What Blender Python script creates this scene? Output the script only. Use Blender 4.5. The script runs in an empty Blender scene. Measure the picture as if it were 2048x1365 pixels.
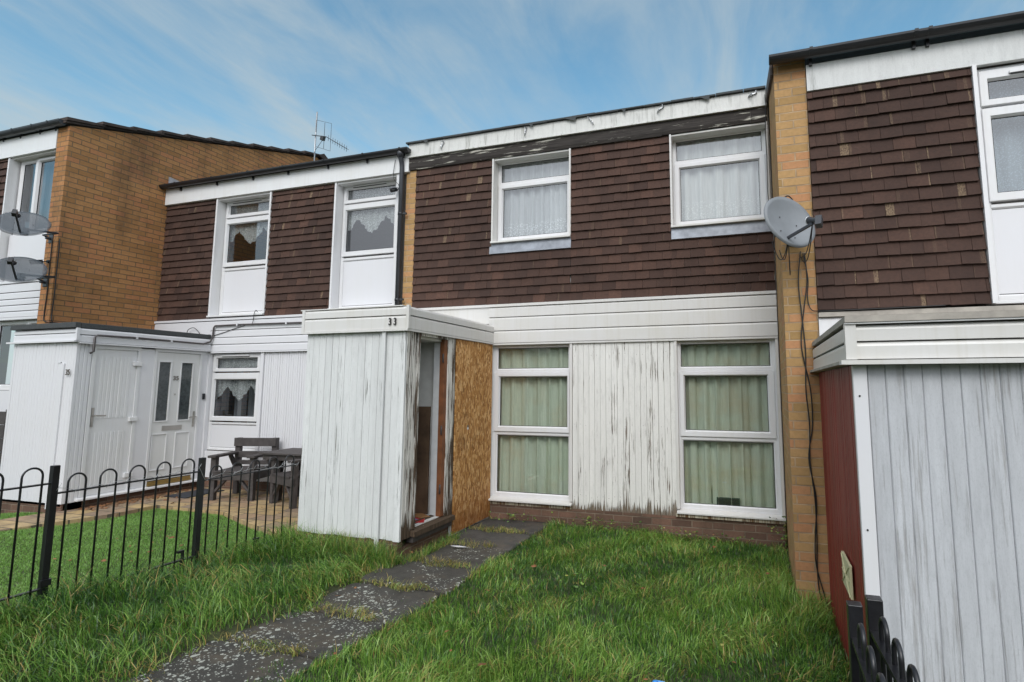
import bpy, bmesh, math, random
import numpy as np
from mathutils import Vector, Matrix
random.seed(7); RNG = np.random.default_rng(11)
S = bpy.context.scene
COL = S.collection
R = math.radians

# ------------------------------------------------------------------ camera
YAW, PIT, FPX = 0.3170, 0.1170, 1120.2
CAM = Vector((2.675, -6.581, 1.708))
cd = bpy.data.cameras.new('camera'); cam = bpy.data.objects.new('camera', cd); COL.objects.link(cam)
fw = Vector((-math.sin(YAW)*math.cos(PIT), math.cos(YAW)*math.cos(PIT), math.sin(PIT)))
rt = Vector((math.cos(YAW), math.sin(YAW), 0)); up = rt.cross(fw)
cam.matrix_world = Matrix(((rt.x, up.x, -fw.x, CAM.x), (rt.y, up.y, -fw.y, CAM.y), (rt.z, up.z, -fw.z, CAM.z), (0, 0, 0, 1)))
cd.sensor_width = 36.0; cd.lens = FPX/2048*36.0
cd.shift_x = -119.7/2048; cd.shift_y = -40.2/2048
cd.clip_start = 0.05; cd.clip_end = 3000
S.camera = cam

# ------------------------------------------------------------------ sky and sun
SUN_EL, SUN_AZ = R(40), R(170)          # azimuth measured clockwise from +Y
W = bpy.data.worlds.new('World'); S.world = W; W.use_nodes = True
wn = W.node_tree.nodes; wl = W.node_tree.links; wn.clear()
wo = wn.new('ShaderNodeOutputWorld'); bg = wn.new('ShaderNodeBackground')
sky = wn.new('ShaderNodeTexSky'); sky.sky_type = 'NISHITA'; sky.sun_disc = False
sky.sun_elevation = SUN_EL; sky.sun_rotation = SUN_AZ; sky.air_density = 1.0; sky.dust_density = 1.2; sky.ozone_density = 1.6
tc = wn.new('ShaderNodeTexCoord'); sep = wn.new('ShaderNodeSeparateXYZ'); wl.new(tc.outputs['Generated'], sep.inputs[0])
def wmath(op, a, b=None, clamp=False):
    n = wn.new('ShaderNodeMath'); n.operation = op; n.use_clamp = clamp
    for i, v in enumerate((a, b)):
        if v is None: continue
        if isinstance(v, (int, float)): n.inputs[i].default_value = v
        else: wl.new(v, n.inputs[i])
    return n.outputs[0]
# cloud deck: direction projected on a plane above the town
zc = wmath('MAXIMUM', sep.outputs['Z'], 0.02); zc = wmath('ADD', zc, 0.12)
cx_ = wmath('DIVIDE', sep.outputs['X'], zc); cy_ = wmath('DIVIDE', sep.outputs['Y'], zc)
cmb = wn.new('ShaderNodeCombineXYZ'); wl.new(cx_, cmb.inputs[0]); wl.new(cy_, cmb.inputs[1])
mp = wn.new('ShaderNodeMapping'); mp.inputs['Rotation'].default_value = (0, 0, R(62)); mp.inputs['Scale'].default_value = (0.9, 0.34, 1); mp.inputs['Location'].default_value = (1.7, .4, 0)
wl.new(cmb.outputs[0], mp.inputs[0])
def wnoise(scale, detail, rough, dist=0.0):
    n = wn.new('ShaderNodeTexNoise'); n.inputs['Scale'].default_value = scale; n.inputs['Detail'].default_value = detail
    n.inputs['Roughness'].default_value = rough; n.inputs['Distortion'].default_value = dist; wl.new(mp.outputs[0], n.inputs['Vector']); return n.outputs['Fac']
n1 = wnoise(1.05, 9, 0.58, 0.5); n2 = wnoise(4.2, 6, 0.62, 0.7)
cl = wmath('ADD', wmath('MULTIPLY', n1, 0.74), wmath('MULTIPLY', n2, 0.30))
rmp = wn.new('ShaderNodeValToRGB'); rmp.color_ramp.elements[0].position = 0.40; rmp.color_ramp.elements[1].position = 0.68
rmp.color_ramp.interpolation = 'EASE'; wl.new(cl, rmp.inputs[0])
hz = wmath('SUBTRACT', 1.0, wmath('MULTIPLY', sep.outputs['Z'], 1.75), True); hz = wmath('POWER', hz, 2.6)
fac = wmath('ADD', wmath('MULTIPLY', rmp.outputs[0], 0.95), wmath('MULTIPLY', hz, 0.62), True); fac = wmath('MINIMUM', fac, 0.90)
tint = wn.new('ShaderNodeMix'); tint.data_type = 'RGBA'; tint.blend_type = 'MULTIPLY'; tint.inputs[0].default_value = 1.0; wl.new(sky.outputs[0], tint.inputs[6]); tint.inputs[7].default_value = (.68, .93, .84, 1)
# the bank of thin cloud is brightest on the sun's side, behind the photographer
SD = (math.sin(SUN_AZ)*math.cos(SUN_EL), math.cos(SUN_AZ)*math.cos(SUN_EL), math.sin(SUN_EL))
dt = wn.new('ShaderNodeVectorMath'); dt.operation = 'DOT_PRODUCT'; wl.new(tc.outputs['Generated'], dt.inputs[0]); dt.inputs[1].default_value = SD
glow = wmath('ADD', 1.0, wmath('MULTIPLY', wmath('MAXIMUM', wmath('SUBTRACT', dt.outputs['Value'], 0.34), 0.0), 5.0))
hcol = wn.new('ShaderNodeMix'); hcol.data_type = 'RGBA'; wl.new(hz, hcol.inputs[0]); hcol.inputs[6].default_value = (2.15, 2.5, 2.65, 1); hcol.inputs[7].default_value = (2.6, 2.95, 3.1, 1)
gc = wn.new('ShaderNodeMix'); gc.data_type = 'RGBA'; wl.new(wmath('SUBTRACT', glow, 1.0, True), gc.inputs[0]); wl.new(hcol.outputs[2], gc.inputs[6]); gc.inputs[7].default_value = (2.1, 2.2, 2.35, 1)
cc = wn.new('ShaderNodeVectorMath'); cc.operation = 'SCALE'; wl.new(gc.outputs[2], cc.inputs[0]); wl.new(glow, cc.inputs['Scale'])
fac = wmath('MAXIMUM', fac, wmath('MULTIPLY', wmath('SUBTRACT', glow, 1.1), 0.8), True)
mix = wn.new('ShaderNodeMix'); mix.data_type = 'RGBA'; wl.new(fac, mix.inputs[0]); wl.new(tint.outputs[2], mix.inputs[6]); wl.new(cc.outputs[0], mix.inputs[7])
wl.new(mix.outputs[2], bg.inputs[0]); bg.inputs[1].default_value = 0.15; wl.new(bg.outputs[0], wo.inputs[0])
sl = bpy.data.lights.new('sun', 'SUN'); sl.energy = 0.95; sl.angle = R(24); sl.color = (1.0, .975, .94)
so = bpy.data.objects.new('sun', sl); COL.objects.link(so)
sd = Vector((math.sin(SUN_AZ)*math.cos(SUN_EL), math.cos(SUN_AZ)*math.cos(SUN_EL), math.sin(SUN_EL)))
so.rotation_euler = sd.to_track_quat('Z', 'Y').to_euler()
S.view_settings.view_transform = 'Standard'; S.view_settings.look = 'None'; S.view_settings.exposure = 0.62; S.view_settings.gamma = 1.0

# ------------------------------------------------------------------ material helpers
class NT:
    def __init__(s, name):
        s.m = bpy.data.materials.new(name); s.m.use_nodes = True; s.n = s.m.node_tree.nodes; s.l = s.m.node_tree.links; s.n.clear()
        s.out = s.n.new('ShaderNodeOutputMaterial'); s.b = s.n.new('ShaderNodeBsdfPrincipled'); s.l.new(s.b.outputs[0], s.out.inputs[0])
        g = s.n.new('ShaderNodeNewGeometry'); s.pos = g.outputs['Position']; s.nrm = g.outputs['Normal']
    def put(s, sock, v):
        if isinstance(v, (int, float)): sock.default_value = v
        elif isinstance(v, tuple): sock.default_value = v if len(v) == 4 or len(v) == 3 and sock.type == 'VECTOR' else v+(1,)
        else: s.l.new(v, sock)
    def math(s, op, a, b=0.0, clamp=False):
        n = s.n.new('ShaderNodeMath'); n.operation = op; n.use_clamp = clamp; s.put(n.inputs[0], a); s.put(n.inputs[1], b); return n.outputs[0]
    def scl(s, vec, sc, loc=(0, 0, 0), rot=(0, 0, 0)):
        n = s.n.new('ShaderNodeMapping'); n.inputs['Scale'].default_value = sc; n.inputs['Location'].default_value = loc; n.inputs['Rotation'].default_value = rot
        s.l.new(vec, n.inputs[0]); return n.outputs[0]
    def noise(s, vec, sc, det=4, ro=0.55, dist=0.0, col=False):
        n = s.n.new('ShaderNodeTexNoise'); n.inputs['Scale'].default_value = sc; n.inputs['Detail'].default_value = det
        n.inputs['Roughness'].default_value = ro; n.inputs['Distortion'].default_value = dist; s.l.new(vec, n.inputs['Vector']); return n.outputs['Color' if col else 'Fac']
    def ramp(s, v, stops, interp='LINEAR'):
        n = s.n.new('ShaderNodeValToRGB'); cr = n.color_ramp; cr.interpolation = interp
        while len(cr.elements) < len(stops): cr.elements.new(0.5)
        for e, (p, c) in zip(cr.elements, stops):
            e.position = p; e.color = (c, c, c, 1) if isinstance(c, (int, float)) else tuple(c)+(1,)
        s.l.new(v, n.inputs[0]); return n.outputs[0]
    def mix(s, f, a, b, mode='MIX'):
        n = s.n.new('ShaderNodeMix'); n.data_type = 'RGBA'; n.blend_type = mode; s.put(n.inputs[0], f); s.put(n.inputs[6], a); s.put(n.inputs[7], b); return n.outputs[2]
    def attr(s, name='tint'):
        n = s.n.new('ShaderNodeAttribute'); n.attribute_name = name; sp = s.n.new('ShaderNodeSeparateColor'); s.l.new(n.outputs['Color'], sp.inputs[0]); return sp.outputs[0], sp.outputs[1], sp.outputs[2]
    def sepx(s, v):
        n = s.n.new('ShaderNodeSeparateXYZ'); s.l.new(v, n.inputs[0]); return n.outputs
    def comb(s, x, y, z=0.0):
        n = s.n.new('ShaderNodeCombineXYZ'); s.put(n.inputs[0], x); s.put(n.inputs[1], y); s.put(n.inputs[2], z); return n.outputs[0]
    def bump(s, h, d=0.002, st=1.0):
        n = s.n.new('ShaderNodeBump'); n.inputs['Distance'].default_value = d; n.inputs['Strength'].default_value = st; s.l.new(h, n.inputs['Height']); s.l.new(n.outputs[0], s.b.inputs['Normal'])
    def fin(s, color, rough=0.6, metal=0.0, spec=0.5):
        s.put(s.b.inputs['Base Color'], color); s.put(s.b.inputs['Roughness'], rough); s.b.inputs['Metallic'].default_value = metal
        s.b.inputs['Specular IOR Level'].default_value = spec; return s.m
def mul(c, k): return tuple(x*k for x in c)
def m_plain(name, c, rough=0.5, metal=0.0, var=0.12, sc=6.0, bump=0.0, spec=.5):
    t = NT(name); n = t.noise(t.pos, sc, 6, 0.6); c2 = t.ramp(n, [(0.3, mul(c, 1-var)), (0.7, mul(c, 1+var))])
    if bump: t.bump(t.noise(t.pos, 90, 4), bump)
    return t.fin(c2, rough, metal, spec)
def m_upvc(name, c=(.69, .69, .70), dirt=0.35):
    t = NT(name); n = t.noise(t.scl(t.pos, (1.2, 1.2, .5)), 3.0, 7, 0.65); f = t.ramp(n, [(0.45, 0.0), (0.8, dirt)])
    st = t.noise(t.scl(t.pos, (30, 30, 1.1)), 1.0, 4, 0.6); f2 = t.math('MULTIPLY', t.ramp(st, [(0.5, 0.0), (0.85, dirt)]), 0.6)
    col = t.mix(f, c, mul((.62, .60, .54), .95)); col = t.mix(f2, col, (.50, .47, .40))
    return t.fin(col, 0.33, 0, .45)
def m_brick(name, c1, c2, c3, mortar, stain=0.0, mort=.006):
    t = NT(name); p = t.sepx(t.pos); u = t.math('ADD', p[0], p[1]); v = t.comb(u, p[2])
    dn = t.noise(t.scl(v, (9, 9, 9)), 1.0, 3); 
    br = t.n.new('ShaderNodeTexBrick'); br.offset = 0.5; t.l.new(v, br.inputs['Vector'])
    for k, x in (('Color1', (0, 0, 0, 1)), ('Color2', (1, 1, 1, 1)), ('Mortar', (.5, .5, .5, 1)), ('Scale', 1.0), ('Mortar Size', mort), ('Mortar Smooth', .25), ('Bias', 0.0), ('Brick Width', .225), ('Row Height', .075)): br.inputs[k].default_value = x
    n = t.noise(v, 28, 6, 0.65); n2 = t.noise(v, 190, 4, .7)
    b1 = t.ramp(br.outputs['Color'], [(0.0, c1), (0.55, c2), (1.0, c3)])
    b1 = t.mix(t.ramp(n, [(0.35, 0.0), (0.75, 0.4)]), b1, mul(c1, .62)); b1 = t.mix(t.ramp(n2, [(0.62, 0.0), (0.75, 0.55)]), b1, mul(c1, .4))
    mo = t.mix(t.ramp(t.noise(v, 6, 4), [(0.35, 0.0), (0.65, 1.0)]), mortar, mul(mortar, .6))
    col = t.mix(br.outputs['Fac'], b1, mo)
    if stain:
        s1 = t.noise(t.scl(v, (1.6, .7, 1), (3.1, .7, 0)), 1.0, 6, .65); col = t.mix(t.ramp(s1, [(0.50, 0.0), (0.72, stain)]), col, (.045, .036, .026))
    h = t.math('SUBTRACT', t.math('MULTIPLY', n2, .25), br.outputs['Fac']); t.bump(h, .011)
    return t.fin(col, 0.88, 0, .25)
def m_weather(name, paint, wood, lo, hi, bottom=None, grain=70.0, tone=.12, edge=0.0):
    """old painted timber: long vertical cracks and flakes showing the wood; bottom=(z0,z1) is a rotted, bare foot"""
    t = NT(name); a, b_, c_ = t.attr()
    sv = t.scl(t.pos, (grain, grain, 2.2)); n = t.noise(sv, 1.0, 8, 0.68, .3)
    big = t.noise(t.scl(t.pos, (7, 7, 1.5)), 1.0, 4, 0.6)
    v = t.math('ADD', t.math('MULTIPLY', n, .72), t.math('MULTIPLY', big, .36)); v = t.math('ADD', v, t.math('MULTIPLY', t.math('SUBTRACT', a, .5), .07))
    if bottom:
        z = t.sepx(t.pos)[2]; g = t.math('DIVIDE', t.math('SUBTRACT', bottom[1], z), bottom[1]-bottom[0], True)
        v = t.math('ADD', v, t.math('MULTIPLY', t.math('MULTIPLY', g, g), .26))
    f = t.ramp(v, [(lo, 0.0), (hi, 1.0)])
    tn = t.noise(t.scl(t.pos, (14, 14, .9)), 1.0, 6, .7); pc = t.mix(t.ramp(tn, [(0.35, 0.0), (0.7, 1.0)]), paint, mul(paint, 1-2.2*tone))
    pc = t.mix(t.math('MULTIPLY', t.math('SUBTRACT', 1.0, a), tone*2.0), pc, mul(paint, .45))
    wc = t.mix(t.ramp(t.noise(t.scl(t.pos, (120, 120, 5)), 1.0, 5), [(0.3, 0.0), (0.7, 1.0)]), wood, mul(wood, .35))
    sp = t.noise(t.scl(t.pos, (1, 1, .35)), 210, 5, .8); pc = t.mix(t.ramp(sp, [(.50, 0.0), (.70, .34)]), pc, mul(paint, .42)); pc = t.mix(t.ramp(t.noise(t.scl(t.pos, (1, 1, .25)), 24, 5, .7), [(.50, 0.0), (.75, .30)]), pc, mul(paint, .5))
    col = t.mix(f, pc, wc); t.bump(t.math('SUBTRACT', t.math('MULTIPLY', t.noise(t.scl(t.pos, (160, 160, 40)), 1.0, 5), .35), f), .0025)
    return t.fin(col, t.ramp(f, [(0.0, .5), (1.0, .9)]), 0, .35)
def m_tiles():
    t = NT('clay_tile'); a, g, b_ = t.attr(); n = t.noise(t.pos, 45, 6, .65); n2 = t.noise(t.pos, 260, 4, .7)
    base = t.ramp(a, [(0.0, (.054, .029, .022)), (0.5, (.078, .042, .031)), (1.0, (.118, .060, .042))])
    base = t.mix(t.ramp(n, [(0.3, 0.0), (0.75, .6)]), base, (.035, .022, .018)); base = t.mix(t.ramp(n2, [(0.62, 0.0), (0.72, .5)]), base, (.12, .085, .055))
    wet = t.noise(t.scl(t.pos, (1.2, 1.2, .6), (2, 3, 1)), 1.3, 4); base = t.mix(t.ramp(wet, [(0.42, .0), (0.66, .45)]), base, (.018, .011, .009))
    st = t.noise(t.scl(t.pos, (150, 150, 45)), 1.0, 5, .75); bl = t.math('MULTIPLY', t.ramp(g, [(0.0, 0.0), (1.0, 1.0)]), t.ramp(st, [(0.38, 0.0), (0.62, 1.0)]))
    col = t.mix(bl, base, (.27, .195, .12)); t.bump(t.math('ADD', n, t.math('MULTIPLY', n2, .5)), .0025)
    return t.fin(col, .82, 0, .3)
def m_osb():
    t = NT('osb_board'); p = t.sepx(t.pos); v = t.comb(p[1], p[2], p[0]); w = t.noise(v, 5, 3, .5, 0, True)
    cols = []
    for k, (ro, sc) in enumerate(((.45, (58, 17, 1)), (-.8, (47, 16, 1)), (1.2, (44, 24, 1)))):
        vv = t.n.new('ShaderNodeTexVoronoi'); vv.inputs['Scale'].default_value = 1.0
        mv = t.scl(v, sc, (k*3.1, k, 0), (0, 0, ro)); ad = t.n.new('ShaderNodeVectorMath'); ad.operation = 'ADD'; t.l.new(mv, ad.inputs[0]); t.l.new(w, ad.inputs[1]); t.l.new(ad.outputs[0], vv.inputs['Vector'])
        sp = t.n.new('ShaderNodeSeparateColor'); t.l.new(vv.outputs['Color'], sp.inputs[0]); cols.append((sp.outputs[0], sp.outputs[1]))
    f = t.mix(t.math('GREATER_THAN', cols[0][1], .55), cols[1][0], cols[0][0]); f = t.mix(t.math('GREATER_THAN', cols[2][1], .68), f, cols[2][0])
    f = t.math('ADD', t.math('MULTIPLY', f, .8), t.math('MULTIPLY', t.noise(v, 150, 4, .7), .25))
    col = t.ramp(f, [(0.05, (.20, .080, .020)), (.38, (.40, .185, .052)), (.65, (.54, .28, .092)), (.97, (.74, .48, .23))])
    z = p[2]; low = t.math('DIVIDE', t.math('SUBTRACT', .55, z), .45, True); dm = t.math('MULTIPLY', low, t.noise(v, 7, 5, .7)); col = t.mix(t.math('MULTIPLY', dm, 1.1, True), col, (.20, .055, .012))
    dk = t.ramp(t.noise(v, 3.2, 6, .7), [(0.56, 0.0), (0.8, .6)]); col = t.mix(dk, col, (.08, .045, .02)); t.bump(f, .0015)
    return t.fin(col, .7, 0, .3)
def m_glass(name='window_glass', tint=(.93, .95, .95), refl=1.0):
    t = NT(name); t.n.remove(t.b); tr = t.n.new('ShaderNodeBsdfTransparent'); tr.inputs[0].default_value = tint+(1,)
    gl = t.n.new('ShaderNodeBsdfGlossy'); gl.inputs['Roughness'].default_value = 0.02; gl.inputs[0].default_value = (.95, .97, 1, 1)
    gg = t.n.new('ShaderNodeNewGeometry'); dp = t.n.new('ShaderNodeVectorMath'); dp.operation = 'DOT_PRODUCT'; t.l.new(gg.outputs['Incoming'], dp.inputs[0]); t.l.new(gg.outputs['Normal'], dp.inputs[1])
    sch = t.math('ADD', .045, t.math('MULTIPLY', t.math('POWER', t.math('SUBTRACT', 1.0, t.math('ABSOLUTE', dp.outputs['Value']), True), 5.0), .955))
    h = t.n.new('ShaderNodeBump'); h.inputs['Distance'].default_value = .01; h.inputs['Strength'].default_value = .05; t.l.new(t.noise(t.pos, 2.2, 2), h.inputs['Height']); t.l.new(h.outputs[0], gl.inputs['Normal'])
    f = t.math('MULTIPLY', sch, 2.6*refl, True); f = t.math('ADD', f, .02); mx = t.n.new('ShaderNodeMixShader'); t.l.new(f, mx.inputs[0]); t.l.new(tr.outputs[0], mx.inputs[1]); t.l.new(gl.outputs[0], mx.inputs[2]); t.l.new(mx.outputs[0], t.out.inputs[0])
    return t.m
def m_cloth(name, c, trans=.35, open_=0.0, lace=None, stain=None):
    t = NT(name); t.n.remove(t.b); n = t.noise(t.scl(t.pos, (60, 60, 4)), 1.0, 4); col = t.mix(t.ramp(n, [(0.3, 0.0), (0.7, 1.0)]), c, mul(c, .82))
    if stain:
        s1 = t.noise(t.pos, 1.9, 4, .6); col = t.mix(t.ramp(s1, [(0.48, 0.0), (0.70, .8)]), col, stain)
    d = t.n.new('ShaderNodeBsdfDiffuse'); tl = t.n.new('ShaderNodeBsdfTranslucent'); t.l.new(col, d.inputs[0]); t.l.new(col, tl.inputs[0])
    mx = t.n.new('ShaderNodeMixShader'); mx.inputs[0].default_value = trans; t.l.new(d.outputs[0], mx.inputs[1]); t.l.new(tl.outputs[0], mx.inputs[2]); o = mx.outputs[0]
    if open_ or lace:
        tr = t.n.new('ShaderNodeBsdfTransparent'); m2 = t.n.new('ShaderNodeMixShader'); f = open_
        if lace:
            z = t.sepx(t.pos)[2]; lo, hi, big = lace; vo = t.n.new('ShaderNodeTexVoronoi'); vo.inputs['Scale'].default_value = 70 if big else 52; t.l.new(t.pos, vo.inputs['Vector'])
            pat = t.math('LESS_THAN', vo.outputs['Distance'], .38); band = t.math('DIVIDE', t.math('SUBTRACT', hi, t.math('ADD', z, t.math('MULTIPLY', t.noise(t.pos, 9, 3), .25))), .05, True)
            lf = t.math('MULTIPLY', band, pat); f = t.math('SUBTRACT', open_, t.math('MULTIPLY', lf, open_), True)
        t.put(m2.inputs[0], f); t.l.new(o, m2.inputs[1]); t.l.new(tr.outputs[0], m2.inputs[2]); o = m2.outputs[0]
    t.l.new(o, t.out.inputs[0]); return t.m
def m_slab(name, base, lichen=.5):
    t = NT(name); n = t.noise(t.pos, 9, 7, .65); n2 = t.noise(t.pos, 140, 5, .75)
    col = t.mix(t.ramp(n, [(0.3, 0.0), (0.7, 1.0)]), base, mul(base, .45)); col = t.mix(t.ramp(n2, [(0.5, 0.0), (0.75, .7)]), col, mul(base, 2.1))
    a_, g_2, b_2 = t.attr(); col = t.mix(t.ramp(a_, [(0.0, .75), (1.0, 0.0)]), col, mul(base, .38)); col = t.mix(t.ramp(t.noise(t.pos, 3.1, 5, .7), [(.5, 0.0), (.72, .6)]), col, (base[0]*1.5, base[1]*1.25, base[2]*.95))
    mask = t.ramp(t.noise(t.scl(t.pos, (1, 1, 1), (.3, .9, 0)), 1.9, 4, .6), [(0.46, 0.0), (0.62, 1.0)])
    for sc, th in ((30, .40), (62, .42), (11, .22)):
        vo = t.n.new('ShaderNodeTexVoronoi'); vo.inputs['Scale'].default_value = sc; p = t.sepx(t.pos); wv = t.comb(p[0], p[1], 0.0); wob = t.noise(wv, 60, 3, .6, 0, True)
        ad = t.n.new('ShaderNodeVectorMath'); ad.operation = 'MULTIPLY_ADD'; t.l.new(wob, ad.inputs[0]); ad.inputs[1].default_value = (.022, .022, 0); t.l.new(wv, ad.inputs[2]); t.l.new(ad.outputs[0], vo.inputs['Vector'])
        sp = t.n.new('ShaderNodeSeparateColor'); t.l.new(vo.outputs['Color'], sp.inputs[0]); rad = t.math('MULTIPLY', sp.outputs[0], th)
        spot = t.math('LESS_THAN', vo.outputs['Distance'], rad); keep = t.math('GREATER_THAN', t.math('ADD', t.math('MULTIPLY', sp.outputs[1], .8), t.math('MULTIPLY', mask, lichen)), t.math('SUBTRACT', .90, t.math('MULTIPLY', t.math('MULTIPLY', t.math('ADD', p[1], 2.2), -.7, True), .46)))
        col = t.mix(t.math('MULTIPLY', t.math('MULTIPLY', spot, keep), .85), col, (.40, .41, .36))
    t.bump(t.math('ADD', n, t.math('MULTIPLY', n2, .4)), .006); return t.fin(col, .75, 0, .35)
def m_grass(name, lo, mid, hi, dry):
    t = NT(name); a, g, b_ = t.attr(); c = t.ramp(a, [(0.0, lo), (0.5, mid), (1.0, hi)]); c = t.mix(g, c, dry); t.fin(c, .36, 0, .5)
    tl = t.n.new('ShaderNodeBsdfTranslucent'); t.l.new(c, tl.inputs[0]); mx = t.n.new('ShaderNodeMixShader'); mx.inputs[0].default_value = .28
    t.l.new(t.b.outputs[0], mx.inputs[1]); t.l.new(tl.outputs[0], mx.inputs[2]); t.l.new(mx.outputs[0], t.out.inputs[0]); return t.m

M = {}
M['upvc'] = m_upvc('white_upvc'); M['upvc_dirty'] = m_upvc('grimy_white_upvc', (.63, .62, .60), .8); M['clean'] = m_upvc('clean_white_cladding', (.66, .66, .68), .15)
M['gasket'] = m_plain('black_gasket', (.012, .012, .013), .5)
M['frame_in'] = m_plain('white_board', (.70, .71, .72), .45)
M['brick37'] = m_brick('ochre_brick', (.33, .165, .065), (.46, .235, .095), (.45, .198, .09), (.24, .17, .10), .55)
M['brick31'] = m_brick('buff_brick', (.36, .225, .093), (.50, .305, .137), (.49, .24, .12), (.52, .37, .23), .0)
M['plinth'] = m_brick('red_plinth_brick', (.105, .064, .047), (.165, .098, .068), (.20, .112, .080), (.25, .19, .14), .55)
M['tile'] = m_tiles(); M['osb'] = m_osb()
M['glass'] = m_glass(); M['obscure'] = m_plain('dark_obscure_glass', (.055, .065, .068), .12, 0, .35, 30, .001, .8)
M['porch33'] = m_weather('flaking_white_paint', (.71, .72, .71), (.24, .23, .20), .645, .69, None, 95, .06)
M['peel'] = m_weather('heavily_peeled_paint', (.74, .72, .67), (.11, .075, .048), .548, .572, (0.25, .55), 62, .05)
M['panel33'] = m_weather('old_flaking_paint', (.78, .77, .73), (.24, .19, .14), 0.608, .635, (0.22, .50), 95, .05)
M['porch31'] = m_weather('thin_grey_paint', (.56, .575, .60), (.36, .335, .31), .57, .76, None, 60, .10)
M['red'] = m_weather('dark_red_stain', (.30, .045, .032), (.14, .03, .022), .60, .75, None, 150, .2)
M['rot'] = m_weather('rotten_board', (.58, .56, .48), (.060, .052, .047), .455, .50, None, 26, .1)
def _horizontal(m):   # grain runs along x for a fascia board
    for n in m.node_tree.nodes:
        if n.type == 'MAPPING':
            s = n.inputs['Scale'].default_value; n.inputs['Scale'].default_value = (s[2], s[1], s[0])
_horizontal(M['rot'])
M['fascia33'] = m_weather('stained_fascia', (.68, .68, .65), (.15, .15, .11), .57, .86, None, 26, .05); M['fascia31'] = m_weather('weathered_white_fascia', (.66, .67, .66), (.20, .21, .17), .64, .86, None, 26, .05); M['fascia'] = m_upvc('grey_white_fascia', (.72, .73, .73), .35)
M['timber'] = m_plain('bare_orange_timber', (.19, .070, .026), .65, 0, .35, 9); M['furniture'] = m_plain('dark_stained_timber', (.055, .047, .045), .65, 0, .35, 14, .001)
M['iron'] = m_plain('black_painted_iron', (.011, .011, .013), .34, 0, .3, 20, .0004); M['pvc_black'] = m_plain('black_plastic', (.018, .019, .022), .3, 0, .25, 5)
M['pipe_grey'] = m_plain('dark_grey_plastic', (.040, .043, .050), .38, 0, .2, 4); M['pipe_brown'] = m_plain('brown_plastic_pipe', (.07, .06, .06), .45)
M['lead'] = m_plain('lead_flashing', (.27, .29, .325), .5, .25, .3, 9, .001); M['felt'] = m_plain('mineral_felt', (.055, .06, .062), .9, 0, .25, 60, .002)
M['roof'] = m_plain('brown_roof_tile', (.052, .038, .032), .85, 0, .45, 12, .003); M['stone_trim'] = m_plain('weathered_grey_trim', (.36, .33, .29), .8, 0, .25, 7, .001)
M['steel'] = m_plain('dull_steel', (.42, .40, .37), .35, .85, .1); M['galv'] = m_plain('galvanised_steel', (.45, .46, .47), .4, .7, .2)
M['dish'] = m_plain('grey_dish_paint', (.20, .215, .23), .5, 0, .12, 5); M['cable'] = m_plain('black_cable', (.012, .012, .012), .5)
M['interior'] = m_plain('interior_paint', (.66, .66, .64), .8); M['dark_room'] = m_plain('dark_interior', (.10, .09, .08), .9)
M['brown_board'] = m_plain('stained_hardboard', (.10, .060, .035), .8, 0, .75, 3.0); M['number'] = m_plain('black_number', (.018, .014, .011), .45); M['number35'] = m_plain('grey_number', (.16, .14, .12), .4, .5)
M['cream'] = m_plain('cream_plastic', (.62, .58, .36), .45); M['redpaper'] = m_plain('red_paper', (.55, .03, .035), .5); M['bluepaper'] = m_plain('blue_paper', (.22, .25, .45), .5); M['tan'] = m_plain('brown_paper', (.36, .19, .08), .6)
M['curtain_green'] = m_cloth('pale_green_curtain', (.56, .63, .50), .10, 0, None, (.50, .46, .32)); M['net'] = m_cloth('net_curtain', (.74, .77, .78), .25, .34, (3.6, 4.05, 0))
M['net2'] = m_cloth('white_net_curtain', (.78, .80, .77), .25, .18, (3.6, 4.1, 0)); M['lace'] = m_cloth('white_lace', (.80, .84, .83), .4, .50, (0, 9, 1)); M['net31'] = m_cloth('blue_grey_net', (.42, .50, .55), .4, .25, (0, 9, 1))
M['curtain_grey'] = m_cloth('grey_curtain', (.26, .27, .28), .3)
M['slab'] = m_slab('dark_path_slab', (.080, .074, .064), .80); M['slab_clean'] = m_slab('dark_path_slab_clean', (.085, .080, .075), .12)
M['soil'] = m_plain('soil', (.045, .055, .020), .95, 0, .5, 9, .01); M['verge'] = m_plain('rough_grass_ground', (.040, .072, .018), .95, 0, .4, 2, .01)
M['mud'] = m_plain('gravel', (.20, .12, .065), .9, 0, .6, 55, .01)
M['grass'] = m_grass('grass_blade', (.024, .080, .016), (.110, .245, .028), (.31, .47, .10), (.46, .32, .11))
M['turf'] = m_grass('artificial_turf', (.13, .26, .045), (.19, .37, .07), (.28, .47, .11), (.16, .12, .05))
def m_patio():
    t = NT('mixed_paving'); v = t.scl(t.pos, (1, 1, 1), (.11, .07, 0), (0, 0, R(0))); br = t.n.new('ShaderNodeTexBrick'); br.offset = .33; t.l.new(v, br.inputs['Vector'])
    for k, x in (('Color1', (0, 0, 0, 1)), ('Color2', (1, 1, 1, 1)), ('Mortar', (.5, .5, .5, 1)), ('Scale', 1.0), ('Mortar Size', .008), ('Mortar Smooth', .2), ('Bias', 0.0), ('Brick Width', .30), ('Row Height', .225)): br.inputs[k].default_value = x
    c = t.ramp(br.outputs['Color'], [(0, (.40, .27, .12)), (.5, (.45, .32, .16)), (.75, (.24, .17, .12)), (1, (.36, .23, .13))])
    c = t.mix(t.ramp(t.noise(t.pos, 5, 6, .7), [(0.42, 0), (.72, .75)]), c, (.12, .095, .06)); c = t.mix(br.outputs['Fac'], c, (.09, .075, .05))
    t.bump(t.math('SUBTRACT', t.noise(t.pos, 60, 4), br.outputs['Fac']), .006); return t.fin(c, .75)
M['patio'] = m_patio()

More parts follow.
